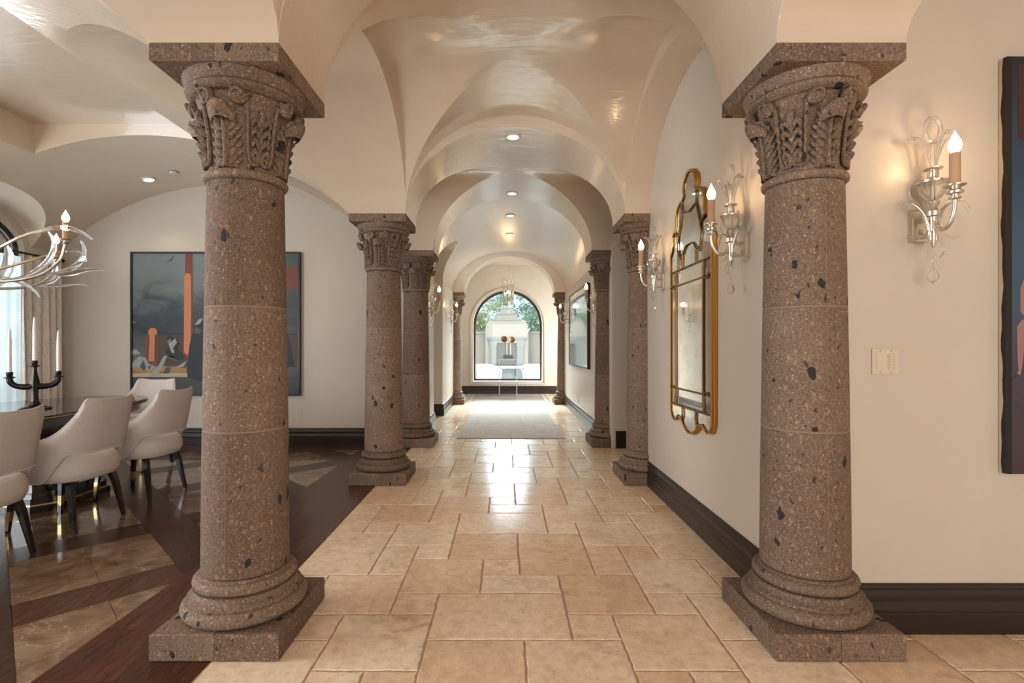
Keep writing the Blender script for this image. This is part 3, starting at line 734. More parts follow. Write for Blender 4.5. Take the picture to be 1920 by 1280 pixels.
# ================================================================== SCONCES
def drop(mb, c, h, r, n=8):
    prof = [(0.0004, -h*.5), (r*.8, -h*.3), (r, -h*.12), (r*.75, h*.12), (r*.3, h*.36), (.0006, h*.5)]
    return mb.lathe(prof, n, Matrix.Translation(c))
def blade(mb, pts, w, th=.004, n=6):
    L = len(pts); rr = [max(.0012, w*sin(pi*min(1, .12+.8*i/(L-1)))**.8) for i in range(L)]
    return mb.tube(pts, rr, n, flat=.38)
def bulb_mesh(mb, c, r=.022, h=.085):
    prof = [(r*.45, 0), (r*.8, h*.12), (r, h*.32), (r*.86, h*.52), (r*.5, h*.72), (r*.16, h*.9), (.0008, h)]
    return mb.lathe(prof, 10, Matrix.Translation(c))
def make_sconce():
    """local frame: wall plane y=0, the room is towards -y, z=0 at the stem collar"""
    s = empty('wall_sconce', (0, 0, 0)); D = -.085
    mb = MB(); mb.box((-.042, -.014, -.105), (.042, 0, .035), None, .005); mb.box((-.03, -.022, -.09), (.03, -.012, .02), None, .004)
    mb.build('backplate', SILVER, s, 40)
    mb = MB(); mb.tube([(0, -.02, -.015), (0, D, -.015)], .009, 8); mb.tube(bez((0, -.02, -.07), (0, -.04, -.10), (0, -.06, -.075), (0, D, -.05)), .008, 8); mb.ell((0, -.025, -.06), (.008, .006, .008)); mb.build('bracket', SILVER, s, 50)
    M = Matrix.Translation((0, D, 0))
    mb = MB().lathe([(.001, -.142), (.008, -.132), (.012, -.08), (.016, -.02), (.018, -.012), (.029, -.008), (.030, .010), (.018, .016), (.013, .03), (.02, .04), (.024, .052), (.012, .058)], 16, M)
    mb.lathe([(.009, .05), (.007, .128), (.057, .130), (.058, .136), (.022, .142), (.016, .15), (.02, .156), (.018, .185), (.034, .188), (.034, .193), (.012, .197)], 18, M)
    mb.build('stem', SILVER, s, 40)
    mb = MB().lathe([(.012, .056), (.03, .068), (.047, .092), (.056, .128), (.052, .128), (.043, .094), (.027, .072), (.010, .06)], 14, M); mb.build('crystal_bowl', CRYSTAL, s, 40)
    C = Vector((0, -.190, 0))
    arm = bez((0, D-.012, -.03), (0, D-.018, -.10), (0, C.y-.004, -.095), (0, C.y, .035), 14)
    mb = MB().tube(arm, [.0075+.0025*(1-i/14) for i in range(15)], 8)
    for sx in (-1, 1):
        mb.tube(bez((sx*.012, D, -.11), (sx*.016, D, -.02), (sx*.04, D+.01, .03), (sx*.085, D+.015, .052), 10), [.008]*6+[.0075, .007, .006, .005, .003], 7)
    mb.build('arm', SILVER, s, 60)
    Mc = Matrix.Translation(C)
    MB().lathe([(.010, .03), (.021, .036), (.021, .041), (.012, .045), (.014, .052), (.027, .056), (.028, .064), (.02, .070), (.018, .078), (.036, .086), (.037, .090), (.016, .092)], 16, Mc).build('candle_cup', SILVER, s, 40)
    MB().lathe([(.019, .091), (.0188, .217), (.012, .22)], 14, Mc).build('candle_sleeve', SLEEVE, s, 40)
    bulb_mesh(MB(), C+Vector((0, 0, .219)), .023, .088).build('bulb', BULB, s, 60)
    # crystal plumes
    mb = MB(); lp = [Vector((.052*sin(2*pi*t)*(1 if True else 0), D, .355-.052*cos(2*pi*t))) for t in lin(0, 1, 20)]
    for p in lp: p.x *= .62
    mb.tube(lp[:-1], .0085, 6, closed=True); mb.tube([(0, D, .195), (0, D, .31)], [.011, .007], 6); mb.build('crystal_plume', CRYSTAL, s, 50)
    for sx, sy in ((-1, 0), (1, 0), (0, -1), (-.7, .5), (.7, .5)):
        mb = MB(); P = bez((.012*sx, D+.012*sy, .195), (.03*sx, D+.03*sy, .30), (.055*sx, D+.055*sy, .345), (.115*sx, D+.075*sy, .312), 10)
        blade(mb, P, .012); mb.ell(P[-2], (.014, .012, .009)); mb.build('crystal_plume', CRYSTAL, s, 50)
    for sx in (-1, 1):
        mb = MB(); blade(mb, bez((sx*.05, D, .04), (sx*.115, D, .05), (sx*.125, D, .12), (sx*.075, D, .145), 10), .011); mb.build('crystal_scroll', CRYSTAL, s, 50)
        mb = MB(); blade(mb, bez((sx*.03, D+.01, .01), (sx*.08, D-.01, .075), (sx*.135, D-.01, .06), (sx*.155, D, .005), 10), .013); mb.build('crystal_scroll', CRYSTAL, s, 50)
        mb = MB(); blade(mb, bez((sx*.014, D, -.06), (sx*.04, D-.01, -.10), (sx*.08, D-.01, -.11), (sx*.105, D, -.09), 8), .011); mb.build('crystal_petal', CRYSTAL, s, 50)
        mb = MB(); blade(mb, bez((sx*.012, D, -.10), (sx*.045, D, -.13), (sx*.05, D, -.165), (sx*.028, D, -.182), 8), .011); mb.build('crystal_petal', CRYSTAL, s, 50)
    mb = MB(); drop(mb, (0, D, -.165), .03, .008); drop(mb, (0, D, -.195), .03, .007); mb.tube([(0, D, -.14), (0, D, -.23)], .0012, 4); drop(mb, (0, D, -.255), .075, .022); mb.build('pendant_drop', CRYSTAL, s)
    return s
sc0 = make_sconce()
SP = [((1.80, 2.24, 1.80), 0, 'crystal candle sconce on the wall above the light switch'),
      ((1.30, 2.76, 1.815), -pi/2, 'crystal candle sconce on the near side of the gilt mirror'),
      ((1.30, 4.19, 1.815), -pi/2, 'crystal candle sconce on the far side of the gilt mirror'),
      ((1.30, 7.02, 1.815), -pi/2, 'crystal candle sconce before the long framed corridor picture'),
      ((1.30, 10.35, 1.815), -pi/2, 'crystal candle sconce beside the farthest right column'),
      ((-1.14, 7.35, 1.815), pi/2, 'crystal candle sconce just before the left side doorway'),
      ((-1.14, 10.0, 1.815), pi/2, 'crystal candle sconce beside the farthest left column')]
for i, (p, rz, lb) in enumerate(SP):
    c = sc0 if i == 0 else copy_tree(sc0)
    c.location = p; c.rotation_euler = (0, 0, rz); tag(c, lb, 'wall sconce', 'crystal candle sconces along the corridor')
# -------------------------------------------------------------- recessed lights
DLS = [(.073, 4.80, 'recessed ceiling light on the arch at the second columns'), (.085, 6.56, 'recessed ceiling light on the arch at the third columns'),
       (.078, 8.05, 'recessed ceiling light in the barrel vault, third along'), (.079, 9.38, 'recessed ceiling light in the barrel vault, farthest'),
       (.10, 11.95, 'recessed ceiling light above the hanging lantern')]
def downlight(x, y, z, lb, slope=0, energy=14, tilt=0):
    d = empty('recessed_light', (x, y, z), 0, lb, 'ceiling light', 'recessed ceiling lights'); d.rotation_euler = (0, tilt, 0)
    MB().lathe([(.052, -.002), (.056, -.014), (.070, -.010), (.072, 0), (.072, .004)], 24, None).build('trim_ring', WHITE, d, 40)
    MB().lathe([(.053, -.006), (.0005, -.0065)], 20).build('lens', DOWN, d)
    l = lamp('recessed_spot', 'SPOT', (x, y, z-.03), None, energy, (1, .84, .66), spot_size=R(95), spot_blend=.6, shadow_soft_size=.05)
for x, y, lb in DLS:
    z = (lng(x, .78) if y < 6.8 else bar(x)) if y < 11 else f_e(x, y)
    downlight(x, y, z-.001, lb, energy=14)
downlight(-4.25, 6.10, dine(-4.25)-.002, 'recessed ceiling light over the dining painting', energy=9, tilt=-.22)
def detector(x, y, z, lb, tilt=0):
    o = empty('smoke_detector', (x, y, z), 0, lb, 'smoke detector'); o.rotation_euler = (0, tilt, 0)
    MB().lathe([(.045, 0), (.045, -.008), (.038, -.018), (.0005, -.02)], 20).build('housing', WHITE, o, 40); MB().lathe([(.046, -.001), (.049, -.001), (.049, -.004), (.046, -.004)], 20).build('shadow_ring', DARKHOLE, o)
detector(.07, 7.0, bar(.07)-.001, 'small round smoke detector between corridor ceiling lights')
detector(-3.9, 6.02, dine(-3.9)-.001, 'small round sprinkler cover plate beside the dining ceiling light', -.1)

# ================================================================== GILT MIRROR
def make_mirror():
    g = empty('wall_mirror', (1.30, 3.52, .65), 0, 'tall gilt antique mirror with scalloped crest between two sconces', 'mirror')
    Z0 = .65; T = .042
    half = [(.385, 1.86), (.39, 1.925), (.36, 1.955), (.335, 2.0), (.335, 2.07), (.315, 2.095), (.285, 2.09), (.265, 2.13), (.27, 2.19), (.245, 2.245), (.19, 2.28), (.135, 2.285), (.105, 2.31), (.115, 2.355), (.105, 2.40), (.065, 2.425), (.04, 2.45), (0, 2.458)]
    low = [(.385, .76), (.355, .715), (.31, .70), (.265, .722), (.235, .742), (.20, .735), (.15, .728), (.125, .695), (.085, .672), (.04, .655), (0, .650)]
    top = half+[(-w, z) for w, z in half[::-1][1:]]; bot = [(-w, z) for w, z in low]+[(w, z) for w, z in low[::-1][1:]]
    outline = top+bot
    P = [(w, z-Z0) for w, z in outline]
    def at(w, z, d): return (-d, w, z)
    def loop(pts, d): return [at(w, z, d) for w, z in pts]
    n = len(P)
    mb = MB(); vs = loop(P, .002)+loop(P, T)
    fs = [(i, (i+1) % n, n+(i+1) % n, n+i) for i in range(n)]; mb.add(vs, fs); mb.add(loop(P, .002), [tuple(range(n))])
    mb.tube(loop(P, T-.004), .0065, 6, closed=True, up=(1, 0, 0)); mb.tube(loop(P, T*.45), .008, 6, closed=True, up=(1, 0, 0)); mb.build('gilt_frame', GOLD, g, 40, True)
    # came lines (moulded gold bars)
    zr = [.82, .94, 1.69, 1.80]; bars = []
    for z in (.82, .94, 1.69, 1.80): bars.append([(-.385 if z in (.82, 1.80) else -.26, z), (.385 if z in (.82, 1.80) else .26, z)])
    for s in (-1, 1):
        bars.append([(s*.26, .82), (s*.265, .88), (s*.255, .94), (s*.255, 1.69), (s*.265, 1.745), (s*.26, 1.80)])
        bars.append([(s*.26, .94), (s*.31, .955), (s*.34, .935), (s*.385, .945)]); bars.append([(s*.26, 1.69), (s*.31, 1.675), (s*.34, 1.70), (s*.385, 1.69)])
    c1 = [[(-.13, 1.80), (-.125, 1.90)], [(.13, 1.80), (.125, 1.90)],
          [(-.20, 1.90), (-.17, 1.875), (-.125, 1.90), (-.07, 1.945), (0, 1.955), (.07, 1.945), (.125, 1.90), (.17, 1.875), (.20, 1.90)],
          [(-.20, 1.90), (-.225, 1.97), (-.20, 2.06), (-.165, 2.13)], [(.20, 1.90), (.225, 1.97), (.20, 2.06), (.165, 2.13)],
          [(-.335, 2.07), (-.285, 2.085), (-.23, 2.055), (-.205, 2.05)], [(.335, 2.07), (.285, 2.085), (.23, 2.055), (.205, 2.05)],
          [(-.165, 2.13), (-.135, 2.20), (-.14, 2.25), (-.135, 2.285)], [(.165, 2.13), (.135, 2.20), (.14, 2.25), (.135, 2.285)],
          [(-.14, 2.20), (-.07, 2.19), (0, 2.175), (.07, 2.19), (.14, 2.20)]]
    c2 = [[(-.13, .82), (-.125, .77), (-.14, .727)], [(.13, .82), (.125, .77), (.14, .727)]]
    for ln in bars+c1+c2:
        pts = spline([at(w, z-Z0, T-.002) for w, z in ln], 5)
        mb = MB(); mb.tube(pts, .006, 6, up=(1, 0, 0)); mb.build('gilt_bar', GOLDD, g, 50)
    def pane(pts, m, d=T-.010):
        q = [(w, z-Z0) for w, z in pts]; A = sum(q[i-1][0]*q[i][1]-q[i][0]*q[i-1][1] for i in range(len(q)))
        if A > 0: q = q[::-1]
        mb = MB(); k = len(q); mb.add(loop(q, d)+loop(q, d-.004), [tuple(range(k))]+[(i, (i+1) % k, k+(i+1) % k, k+i) for i in range(k)]); mb.build('mirror_pane', m, g, None, True)
    r4 = lambda a, b, c, d: [(a, c), (b, c), (b, d), (a, d)]
    pane(r4(-.255, .255, .94, 1.69), MIRROR, T-.007); pane(r4(-.255, .255, .825, .935), MIRROR); pane(r4(-.255, .255, 1.695, 1.795), MIRROR)
    for s in (-1, 1):
        pane(r4(*sorted((s*.262, s*.378)), .945, 1.685), MIRROR_D)
        pane(r4(*sorted((s*.262, s*.378)), .825, .935), MIRROR_D); pane(r4(*sorted((s*.262, s*.378)), 1.695, 1.795), MIRROR_D)
        pane([(s*w, z) for w, z in [(.378, 1.805), (.38, 1.92), (.33, 1.96), (.33, 2.065), (.23, 2.05), (.222, 1.97), (.205, 1.905), (.17, 1.88), (.13, 1.895), (.133, 1.805)]], MIRROR)
        pane([(s*w, z) for w, z in [(.205, 2.055), (.28, 2.088), (.262, 2.13), (.265, 2.19), (.24, 2.24), (.19, 2.272), (.14, 2.278), (.143, 2.2), (.17, 2.135)]], MIRROR)
        pane([(s*w, z) for w, z in [(.378, .815), (.378, .762), (.352, .722), (.31, .708), (.265, .73), (.235, .75), (.2, .742), (.145, .735), (.132, .815)]], MIRROR)
    pane([(-.128, 1.805), (.128, 1.805), (.122, 1.895), (.07, 1.938), (0, 1.948), (-.07, 1.938), (-.122, 1.895)], MIRROR)
    pane([(-.195, 1.91), (-.125, 1.905), (-.07, 1.95), (0, 1.96), (.07, 1.95), (.125, 1.905), (.195, 1.91), (.218, 1.97), (.195, 2.06), (.16, 2.13), (.135, 2.192), (.07, 2.183), (0, 2.168), (-.07, 2.183), (-.135, 2.192), (-.16, 2.13), (-.195, 2.06), (-.218, 1.97)], MIRROR)
    pane([(-.132, 2.205), (-.07, 2.196), (0, 2.181), (.07, 2.196), (.132, 2.205), (.134, 2.275), (.098, 2.305), (.108, 2.355), (.1, 2.395), (.06, 2.418), (.035, 2.442), (-.035, 2.442), (-.06, 2.418), (-.1, 2.395), (-.108, 2.355), (-.098, 2.305), (-.134, 2.275)], MIRROR)
    pane([(-.122, .815), (.122, .815), (.13, .73), (.118, .7), (.082, .678), (.04, .662), (-.04, .662), (-.082, .678), (-.118, .7), (-.13, .73)], MIRROR)
    return g
make_mirror()
# ================================================================== DINING TABLE, CHAIRS, CANDELABRA
TCX, TCY = -3.83, 3.45
def sup(a, b, e, n=72, c=(0, 0)):
    o = []
    for i in range(n):
        t = 2*pi*i/n; ct, st = cos(t), sin(t)
        o.append((c[0]+a*abs(ct)**(2/e)*(1 if ct > 0 else -1), c[1]+b*abs(st)**(2/e)*(1 if st > 0 else -1)))
    return o
tb = empty('dining_table', (TCX, TCY, 0), 0, 'long dark lacquered oval dining table with brass inlay and pedestals', 'dining table')
MB().prism(sup(.62, 1.68, 2.7), .728, .76).build('table_top', TABLETOP, tb, 30)
mb = MB(); mb.tube([(x, y, .7445) for x, y in sup(.6215, 1.6815, 2.7)], .0035, 6, closed=True); mb.build('brass_inlay', BRASS, tb)
MB().prism(sup(.575, 1.63, 2.7), .665, .728).build('apron', BLACKG, tb, 30)
def octa(a, b, c): return [(-a, -b+c), (-a+c, -b), (a-c, -b), (a, -b+c), (a, b-c), (a-c, b), (-a+c, b), (-a, b-c)]
for s in (-1, 1):
    M = Matrix.Translation((0, s*.73, 0)); mb = MB()
    mb.prism(octa(.42, .37, .13), 0.001, .05, M); mb.prism(octa(.40, .35, .125), .058, .10, M); mb.prism(octa(.33, .29, .1), .10, .13, M); mb.prism(octa(.24, .21, .08), .13, .665, M)
    pd = mb.build('pedestal', BLACKG, tb)
    MB().prism(octa(.412, .362, .128), .05, .058, M).build('brass_line', BRASS, pd)
def make_chair():
    """faces -x, origin on the floor under the seat centre"""
    ch = empty('dining_chair', (0, 0, 0))
    def seat(u, v):
        a = 2*pi*u; e = 2.7
        prof = [(.0, .345), (.80, .335), (.94, .345), (1.0, .385), (1.0, .43), (.96, .475), (.86, .50), (.5, .512), (.0, .515)]
        k = v*(len(prof)-1); i = min(int(k), len(prof)-2); f = k-i; r = prof[i][0]*(1-f)+prof[i+1][0]*f; z = prof[i][1]*(1-f)+prof[i+1][1]*f
        ca, sa = cos(a), sin(a)
        return ((.285 if ca > 0 else .30)*r*abs(ca)**(2/e)*(1 if ca > 0 else -1), .268*r*abs(sa)**(2/e)*(1 if sa > 0 else -1), z)
    MB().grid(seat, 40, 24, closeu=True).build('seat', FABRIC2, ch, 60)
    def sm(a, b, x): t = max(0, min(1, (x-a)/(b-a))); return t*t*(3-2*t)
    def shell(phi, t, off):
        """phi 0 at the rear; t 0 bottom .. 1 top"""
        ap = abs(phi)
        xq = max(0, min(1, (ap-.55)/1.15)); zt = .878-.275*(1-(1-xq)**2.1)*sm(0, .16, xq)-.05*sm(1.6, 2.1, ap)+.014*sm(.1, .55, ap)
        zb = .535-.185*sm(.85, 1.45, ap)
        z = zb+(zt-zb)*t; k = max(0, (z-.42)/.46)
        ax = .268+.085*k; ay = .262+.022*k
        e = 2.9; c, s = cos(phi), sin(phi)
        fx = (ax if c > 0 else .30)+off; fy = ay+off
        x = fx*abs(c)**(2/e)*(1 if c >= 0 else -1); y = fy*abs(s)**(2/e)*(1 if s >= 0 else -1)
        return Vector((x, y, z))
    NP, NT_ = 64, 8; PM = 2.1
    mb = MB(); vs = []; fs = []; m = 2*(NT_+1)
    for i in range(NP+1):
        ph = -PM+2*PM*i/NP
        ring = [shell(ph, t, .018) for t in lin(0, 1, NT_)]
        ring[0] -= (ring[0]-shell(ph, 0, -.018))*.2; ring[-1] -= (ring[-1]-shell(ph, 1, -.018))*.2
        inn = [shell(ph, t, -.018) for t in lin(1, 0, NT_)]
        inn[0] += (shell(ph, 1, .018)-inn[0])*.2; inn[-1] += (shell(ph, 0, .018)-inn[-1])*.2
        vs += ring+inn
    for i in range(NP):
        for k in range(m): fs.append((i*m+k, i*m+(k+1) % m, (i+1)*m+(k+1) % m, (i+1)*m+k))
    fs += [tuple(range(m-1, -1, -1)), tuple(NP*m+k for k in range(m))]
    mb.add(vs, fs); bk = mb.build('backrest', FABRIC, ch, 60, True)
    pp = [shell(-PM+2*PM*i/80, 1, .004)+Vector((0, 0, .004)) for i in range(81)]
    MB().tube(pp, .0055, 6).build('piping', FABRIC2, bk, 60)
    pp = [shell(-1.6+3.2*i/60, 0, .016) for i in range(61)]
    MB().tube(pp, .005, 6).build('piping', FABRIC2, bk, 60)
    for sy in (-1, 1):
        MB().tube([(.16, sy*.16, .40), (.20, sy*.185, .26), (.245, sy*.21, 0.001)], [.030, .025, .015], 4).build('leg', LEG, ch)
        lg = MB().tube([(-.19, sy*.17, .40), (-.21, sy*.185, .2), (-.225, sy*.195, 0.001)], [.026, .021, .014], 4).build('leg', LEG, ch)
        MB().tube([(-.2145, sy*.1885, .145), (-.2255, sy*.1955, .018)], [.0205, .0162], 4).build('brass_ferrule', BRASS, lg)
    return ch
ch0 = make_chair()
CHP = [((-3.085, 2.87), R(2), 'oatmeal upholstered dining chair cut off by the left picture edge'), ((-3.085, 3.60), R(-2), 'oatmeal upholstered dining chair in the middle of the near row'),
       ((-3.085, 4.33), R(-3), 'oatmeal upholstered dining chair closest to the front left column'), ((-3.80, 5.28), R(92), 'oatmeal upholstered dining chair at the head of the table by the painting')]
for i, (p, rz, lb) in enumerate(CHP):
    c = ch0 if i == 0 else copy_tree(ch0)
    c.location = (p[0], p[1], .0); c.rotation_euler = (0, 0, rz); tag(c, lb, 'chair', 'dining chairs around the table')
# candelabra
CBX, CBY = -3.66, 3.98
cb = empty('candelabra', (CBX, CBY, .7605), R(40), 'black three-arm candelabra on the dining table', 'candelabra')
MB().lathe([(.105, 0), (.105, .006), (.085, .018), (.04, .035), (.026, .06), (.022, .12), (.027, .17), (.033, .195), (.028, .23), (.019, .27), (.014, .31), (.016, .33)], 7).build('base', IRON, cb, 20)
for s in (-1, 1):
    MB().tube(spline([(0, 0, .185), (s*.05, 0, .175), (s*.105, 0, .185), (s*.135, 0, .215), (s*.14, 0, .245)], 5), [.026-.0004*i if i < 8 else .021 for i in range(21)], 8).build('arm', IRON, cb, 60)
for x, z in ((-.14, .24), (0, .325), (.14, .24)):
    M = Matrix.Translation((x, 0, z)); MB().lathe([(.012, 0), (.034, .008), (.034, .013), (.016, .018), (.021, .03), (.021, .052), (.008, .053)], 14, M).build('candle_cup', IRON, cb, 40)
for x, z, h, lb in ((-.14, .293, .33, 'ivory taper candle in the left candelabra arm'), (0, .378, .34, 'ivory taper candle in the centre of the candelabra'), (.14, .293, .32, 'ivory taper candle in the right candelabra arm')):
    o = MB().lathe([(.013, 0), (.0125, h*.7), (.008, h*.95), (.003, h), (.0004, h+.004)], 12).build('taper_candle', WAX, None, 50)
    o.location = (CBX+x*cos(R(40)), CBY+x*sin(R(40)), .7605+z); tag(o, lb, 'candle', 'taper candles in the candelabra')
# ================================================================== CHANDELIER
CHX, CHY, CHZ = -3.85, 3.15, 1.95
cl = empty('chandelier', (CHX, CHY, CHZ), 0, 'crystal leaf chandelier with candle lights above the dining table', 'chandelier')
MB().lathe([(.001, -.25), (.03, -.22), (.045, -.17), (.02, -.12), (.03, -.06), (.06, 0), (.03, .06), (.018, .12), (.03, .2), (.016, .28), (.014, 1.46), (.07, 1.465), (.075, 1.478)], 18).build('stem', SILVER, cl, 40)
for k in range(6):
    a = R(14+60*k); M = Matrix.Rotation(a, 4, 'Z'); rc = .972
    P = spline([(.03, 0, .02), (.22, .03, -.12), (.50, .05, -.27), (.78, .02, -.25), (.93, 0, -.15), (rc, 0, -.02)], 5)
    arm = MB().tube([M @ p for p in P], [.013-.0002*i for i in range(len(P))], 7).build('arm', SILVER, cl, 60)
    P2 = spline([(.40, .04, -.23), (.60, -.08, -.13), (.80, -.14, -.02), (.96, -.12, .05)], 5)
    MB().tube([M @ p for p in P2], .010, 6).build('scroll', SILVER, arm, 60)
    for st, e1, e2, e3 in (((.80, .02, -.24), (1.0, .05, -.22), (1.08, .10, -.10), (1.00, .12, .02)), ((.90, -.13, .02), (1.0, -.12, .08), (1.08, -.10, .07), (1.15, -.06, .0)), ((.85, .02, -.22), (1.0, 0, -.26), (1.08, -.02, -.16), (1.19, -.02, -.20)),
                           ((.6, .05, -.27), (.72, .2, -.25), (.85, .25, -.02), (.76, .22, .09)), ((.4, 0, -.19), (.5, -.14, -.22), (.66, -.2, -.2), (.72, -.22, -.34)),
                           ((.3, .05, -.17), (.34, .18, -.1), (.42, .2, .1), (.30, .15, .22))):
        mb = MB(); blade(mb, [M @ p for p in bez(st, e1, e2, e3, 10)], .04); mb.build('crystal_leaf', CRYSTAL, cl, 50)
    Mc = M @ Matrix.Translation((rc, 0, 0))
    MB().lathe([(.010, -.03), (.018, -.02), (.010, -.012), (.034, 0), (.036, .004), (.014, .006)], 14, Mc).build('candle_cup', SILVER, cl, 40)
    MB().lathe([(.018, .004), (.018, .115), (.01, .117)], 12, Mc).build('candle_sleeve', SLEEVE, cl, 40)
    bulb_mesh(MB(), Mc @ Vector((0, 0, .117)), .021, .08).build('bulb', BULB, cl, 60)
# ================================================================== DINING WINDOW, CURTAINS
def arch_path(c, h, zb, zs, ri, n=32): return [(c-h, zb), (c-h, zs)]+[(c-h*cos(pi*i/n), zs+ri*sin(pi*i/n)) for i in range(1, n)]+[(c+h, zs), (c+h, zb)]
w1 = struct(empty('window_1', (-5.84, 4.97, .12)), 'arched bronze-framed dining room window behind sheer curtains', 'window')
def wpath(pts): return [(0, y-4.97, z-.12) for y, z in pts]
MB().tube(wpath(arch_path(4.97, 1.105, .155, 2.40, .45)), .045, 4, closed=True, up=(1, 0, 0)).build('window_frame', BRONZE, w1)
MB().box((-.03, -1.1, 2.21), (.03, 1.1, 2.27)).build('transom', BRONZE, w1)
for yy in (-.55, 0, .55): MB().box((-.02, yy-.02, .03), (.02, yy+.02, 2.7 if yy == 0 else 2.62)).build('mullion', BRONZE, w1)
for zz in (.7, 1.2, 1.7): MB().box((-.012, -1.1, zz-.012), (.012, 1.1, zz+.012)).build('glazing_bar', BRONZE, w1)
mb = MB(); pts = arch_path(4.97, 1.1, .16, 2.40, .445); mb.add([(.005, y-4.97, z-.12) for y, z in pts], [tuple(range(len(pts)))]); mb.build('glass_pane', GLASS, w1)
def curtain(name, x, y0, y1, z0, z1, waves, amp, m, th=0, ph=0):
    mb = MB(); n = waves*10
    def f(u, v):
        y = y0+(y1-y0)*u; k = amp*(.65+.35*(1-v)); return (x+k*sin(u*waves*2*pi+ph+.4*sin(v*3))+.25*k*sin(u*waves*4.6*pi+v), y+.006*sin(u*40+v*5), z0+(z1-z0)*v)
    mb.grid(f, n, 14)
    return mb.build(name, m, None, 80)
o = curtain('sheer_curtain', -5.66, 4.02, 5.98, .02, 2.30, 15, .022, SHEER); tag(o, 'white sheer curtain glowing in front of the dining window', 'curtain')
o = curtain('drape', -5.60, 5.92, 6.44, .015, 2.32, 5, .042, DRAPE, ph=1); md = o.modifiers.new('t', 'SOLIDIFY'); md.thickness = .004; tag(o, 'grey slub drape hanging at the corner by the painting wall', 'curtain')
rod = empty('curtain_rod', (-5.60, 5.2, 2.335), 0, 'black curtain rod above the sheer and drape', 'curtain rod')
MB().tube([(0, -1.45, 0), (0, 1.26, 0)], .014, 10).build('rod', BLACKF, rod, 40); MB().ell((0, 1.27, 0), (.026, .03, .026)).build('finial', BLACKF, rod, 60); MB().box((-.14, 1.15, -.01), (.01, 1.17, .01)).build('bracket', BLACKF, rod)

# ================================================================== PICTURES
def px_poly(mb, pts, W, H, d, M, mi):
    b = mb.cm; mb.cm = mi; q = [(x*W, -d, z*H) for x, z in pts]; A = sum(pts[i-1][0]*pts[i][1]-pts[i][0]*pts[i-1][1] for i in range(len(pts)))
    if A < 0: q = q[::-1]
    mb.add(q, [tuple(range(len(q)))], M); mb.cm = b
def m_sky():
    m = mat('painted_storm_sky', (.1, .12, .15), .4); t = NT(m)
    sx = t.n('ShaderNodeSeparateXYZ', {0: t.obj()})
    n = t.noise(t.obj((1.2, 1, 2.2)), 1.6, 5, .55, .8)
    h = t.n('ShaderNodeMath', {0: sx.outputs[2], 1: n}, operation='ADD').outputs[0]
    c = t.ramp(t.n('ShaderNodeMapRange', {0: h, 1: .7, 2: 2.4, 3: 0., 4: 1.}).outputs[0], [(0, (.085, .075, .085)), (.22, (.12, .11, .125)), (.38, (.022, .026, .033)), (.52, (.035, .045, .055)), (.66, (.15, .165, .165)), (1, (.19, .23, .25))])
    xr = t.ramp(t.n('ShaderNodeMapRange', {0: sx.outputs[0], 1: .9, 2: 2.1, 3: 0., 4: 1.}).outputs[0], [(0, g3(1)), (1, g3(.35))])
    t.col(t.mix(1.0, c, xr, 'MULTIPLY')); return m
PT = [m_sky()]+[mat('paint_'+n, c, .5) for n, c in (('orange', (.62, .21, .095)), ('rust', (.19, .05, .03)), ('brown', (.085, .04, .028)), ('navy', (.012, .017, .024)), ('cream', (.5, .40, .27)), ('ochre', (.40, .22, .075)), ('grey', (.055, .058, .062)), ('linen', (.34, .34, .31)), ('shade', (.085, .08, .075)), ('skin', (.33, .19, .12)))]
PW, PH = 2.156, 1.83
pg = empty('painting', (-4.77, 6.56, .625), 0, 'large black-framed painting of an orange column under a stormy sky', 'painting')
mb = MB(); pp = lambda i, pts, d: px_poly(mb, pts, PW, PH, .040+d*.0006, None, i)
mb.cm = 0; pp(0, [(0.01, 0.01), (.99, .01), (.99, .99), (.01, .99)], 0)
pp(3, [(.15, .21), (.99, .21), (.99, .43), (.15, .43)], 1); pp(4, [(.15, .425), (.99, .425), (.99, .432), (.15, .432)], 2)
pp(2, [(.1, .22), (.16, .22), (.16, .43), (.1, .43)], 2)
pp(1, [(.105, .24), (.14, .24), (.142, .42), (.155, .43), (.155, .455), (.145, .47), (.118, .47), (.105, .455), (.105, .43), (.112, .42)], 3)
pp(2, [(.085, .24), (.105, .24), (.106, .42), (.087, .41)], 3); pp(3, [(.142, .25), (.152, .25), (.154, .42), (.145, .42)], 3)
pp(2, [(.318, .28), (.365, .2), (.365, .99), (.322, .99)], 3); pp(1, [(.314, .30), (.354, .27), (.357, .83), (.35, .847), (.337, .853), (.325, .847), (.317, .83)], 4)
pp(5, [(.01, .13), (.36, .13), (.36, .155), (.2, .165), (.01, .155)], 3); pp(7, [(.01, .01), (.99, .01), (.99, .13), (.01, .13)], 2)
pp(6, [(.01, .16), (.33, .16), (.33, .19), (.19, .205), (.01, .195)], 3); pp(9, [(.19, .155), (.225, .155), (.24, .195), (.21, .2)], 4)
pp(8, [(.01, .23), (.05, .275), (.09, .265), (.105, .225), (.145, .2), (.11, .165), (.08, .19), (.04, .195), (.01, .19)], 5); pp(7, [(.055, .2), (.075, .25), (.09, .2), (.08, .175)], 6); pp(9, [(.1, .2), (.12, .215), (.115, .18)], 6)
pp(8, [(.11, .15), (.16, .2), (.195, .275), (.215, .28), (.195, .21), (.165, .155), (.19, .145), (.135, .135)], 6); pp(9, [(.185, .24), (.205, .27), (.26, .24), (.30, .22), (.25, .275), (.2, .285)], 5)
pp(8, [(.01, .31), (.03, .325), (.06, .295), (.03, .285), (.01, .29)], 5)
pp(4, [(.2, .30), (.225, .275), (.28, .25), (.315, .25), (.31, .29), (.275, .31), (.29, .36), (.27, .40), (.225, .42), (.21, .40), (.235, .35)], 5)
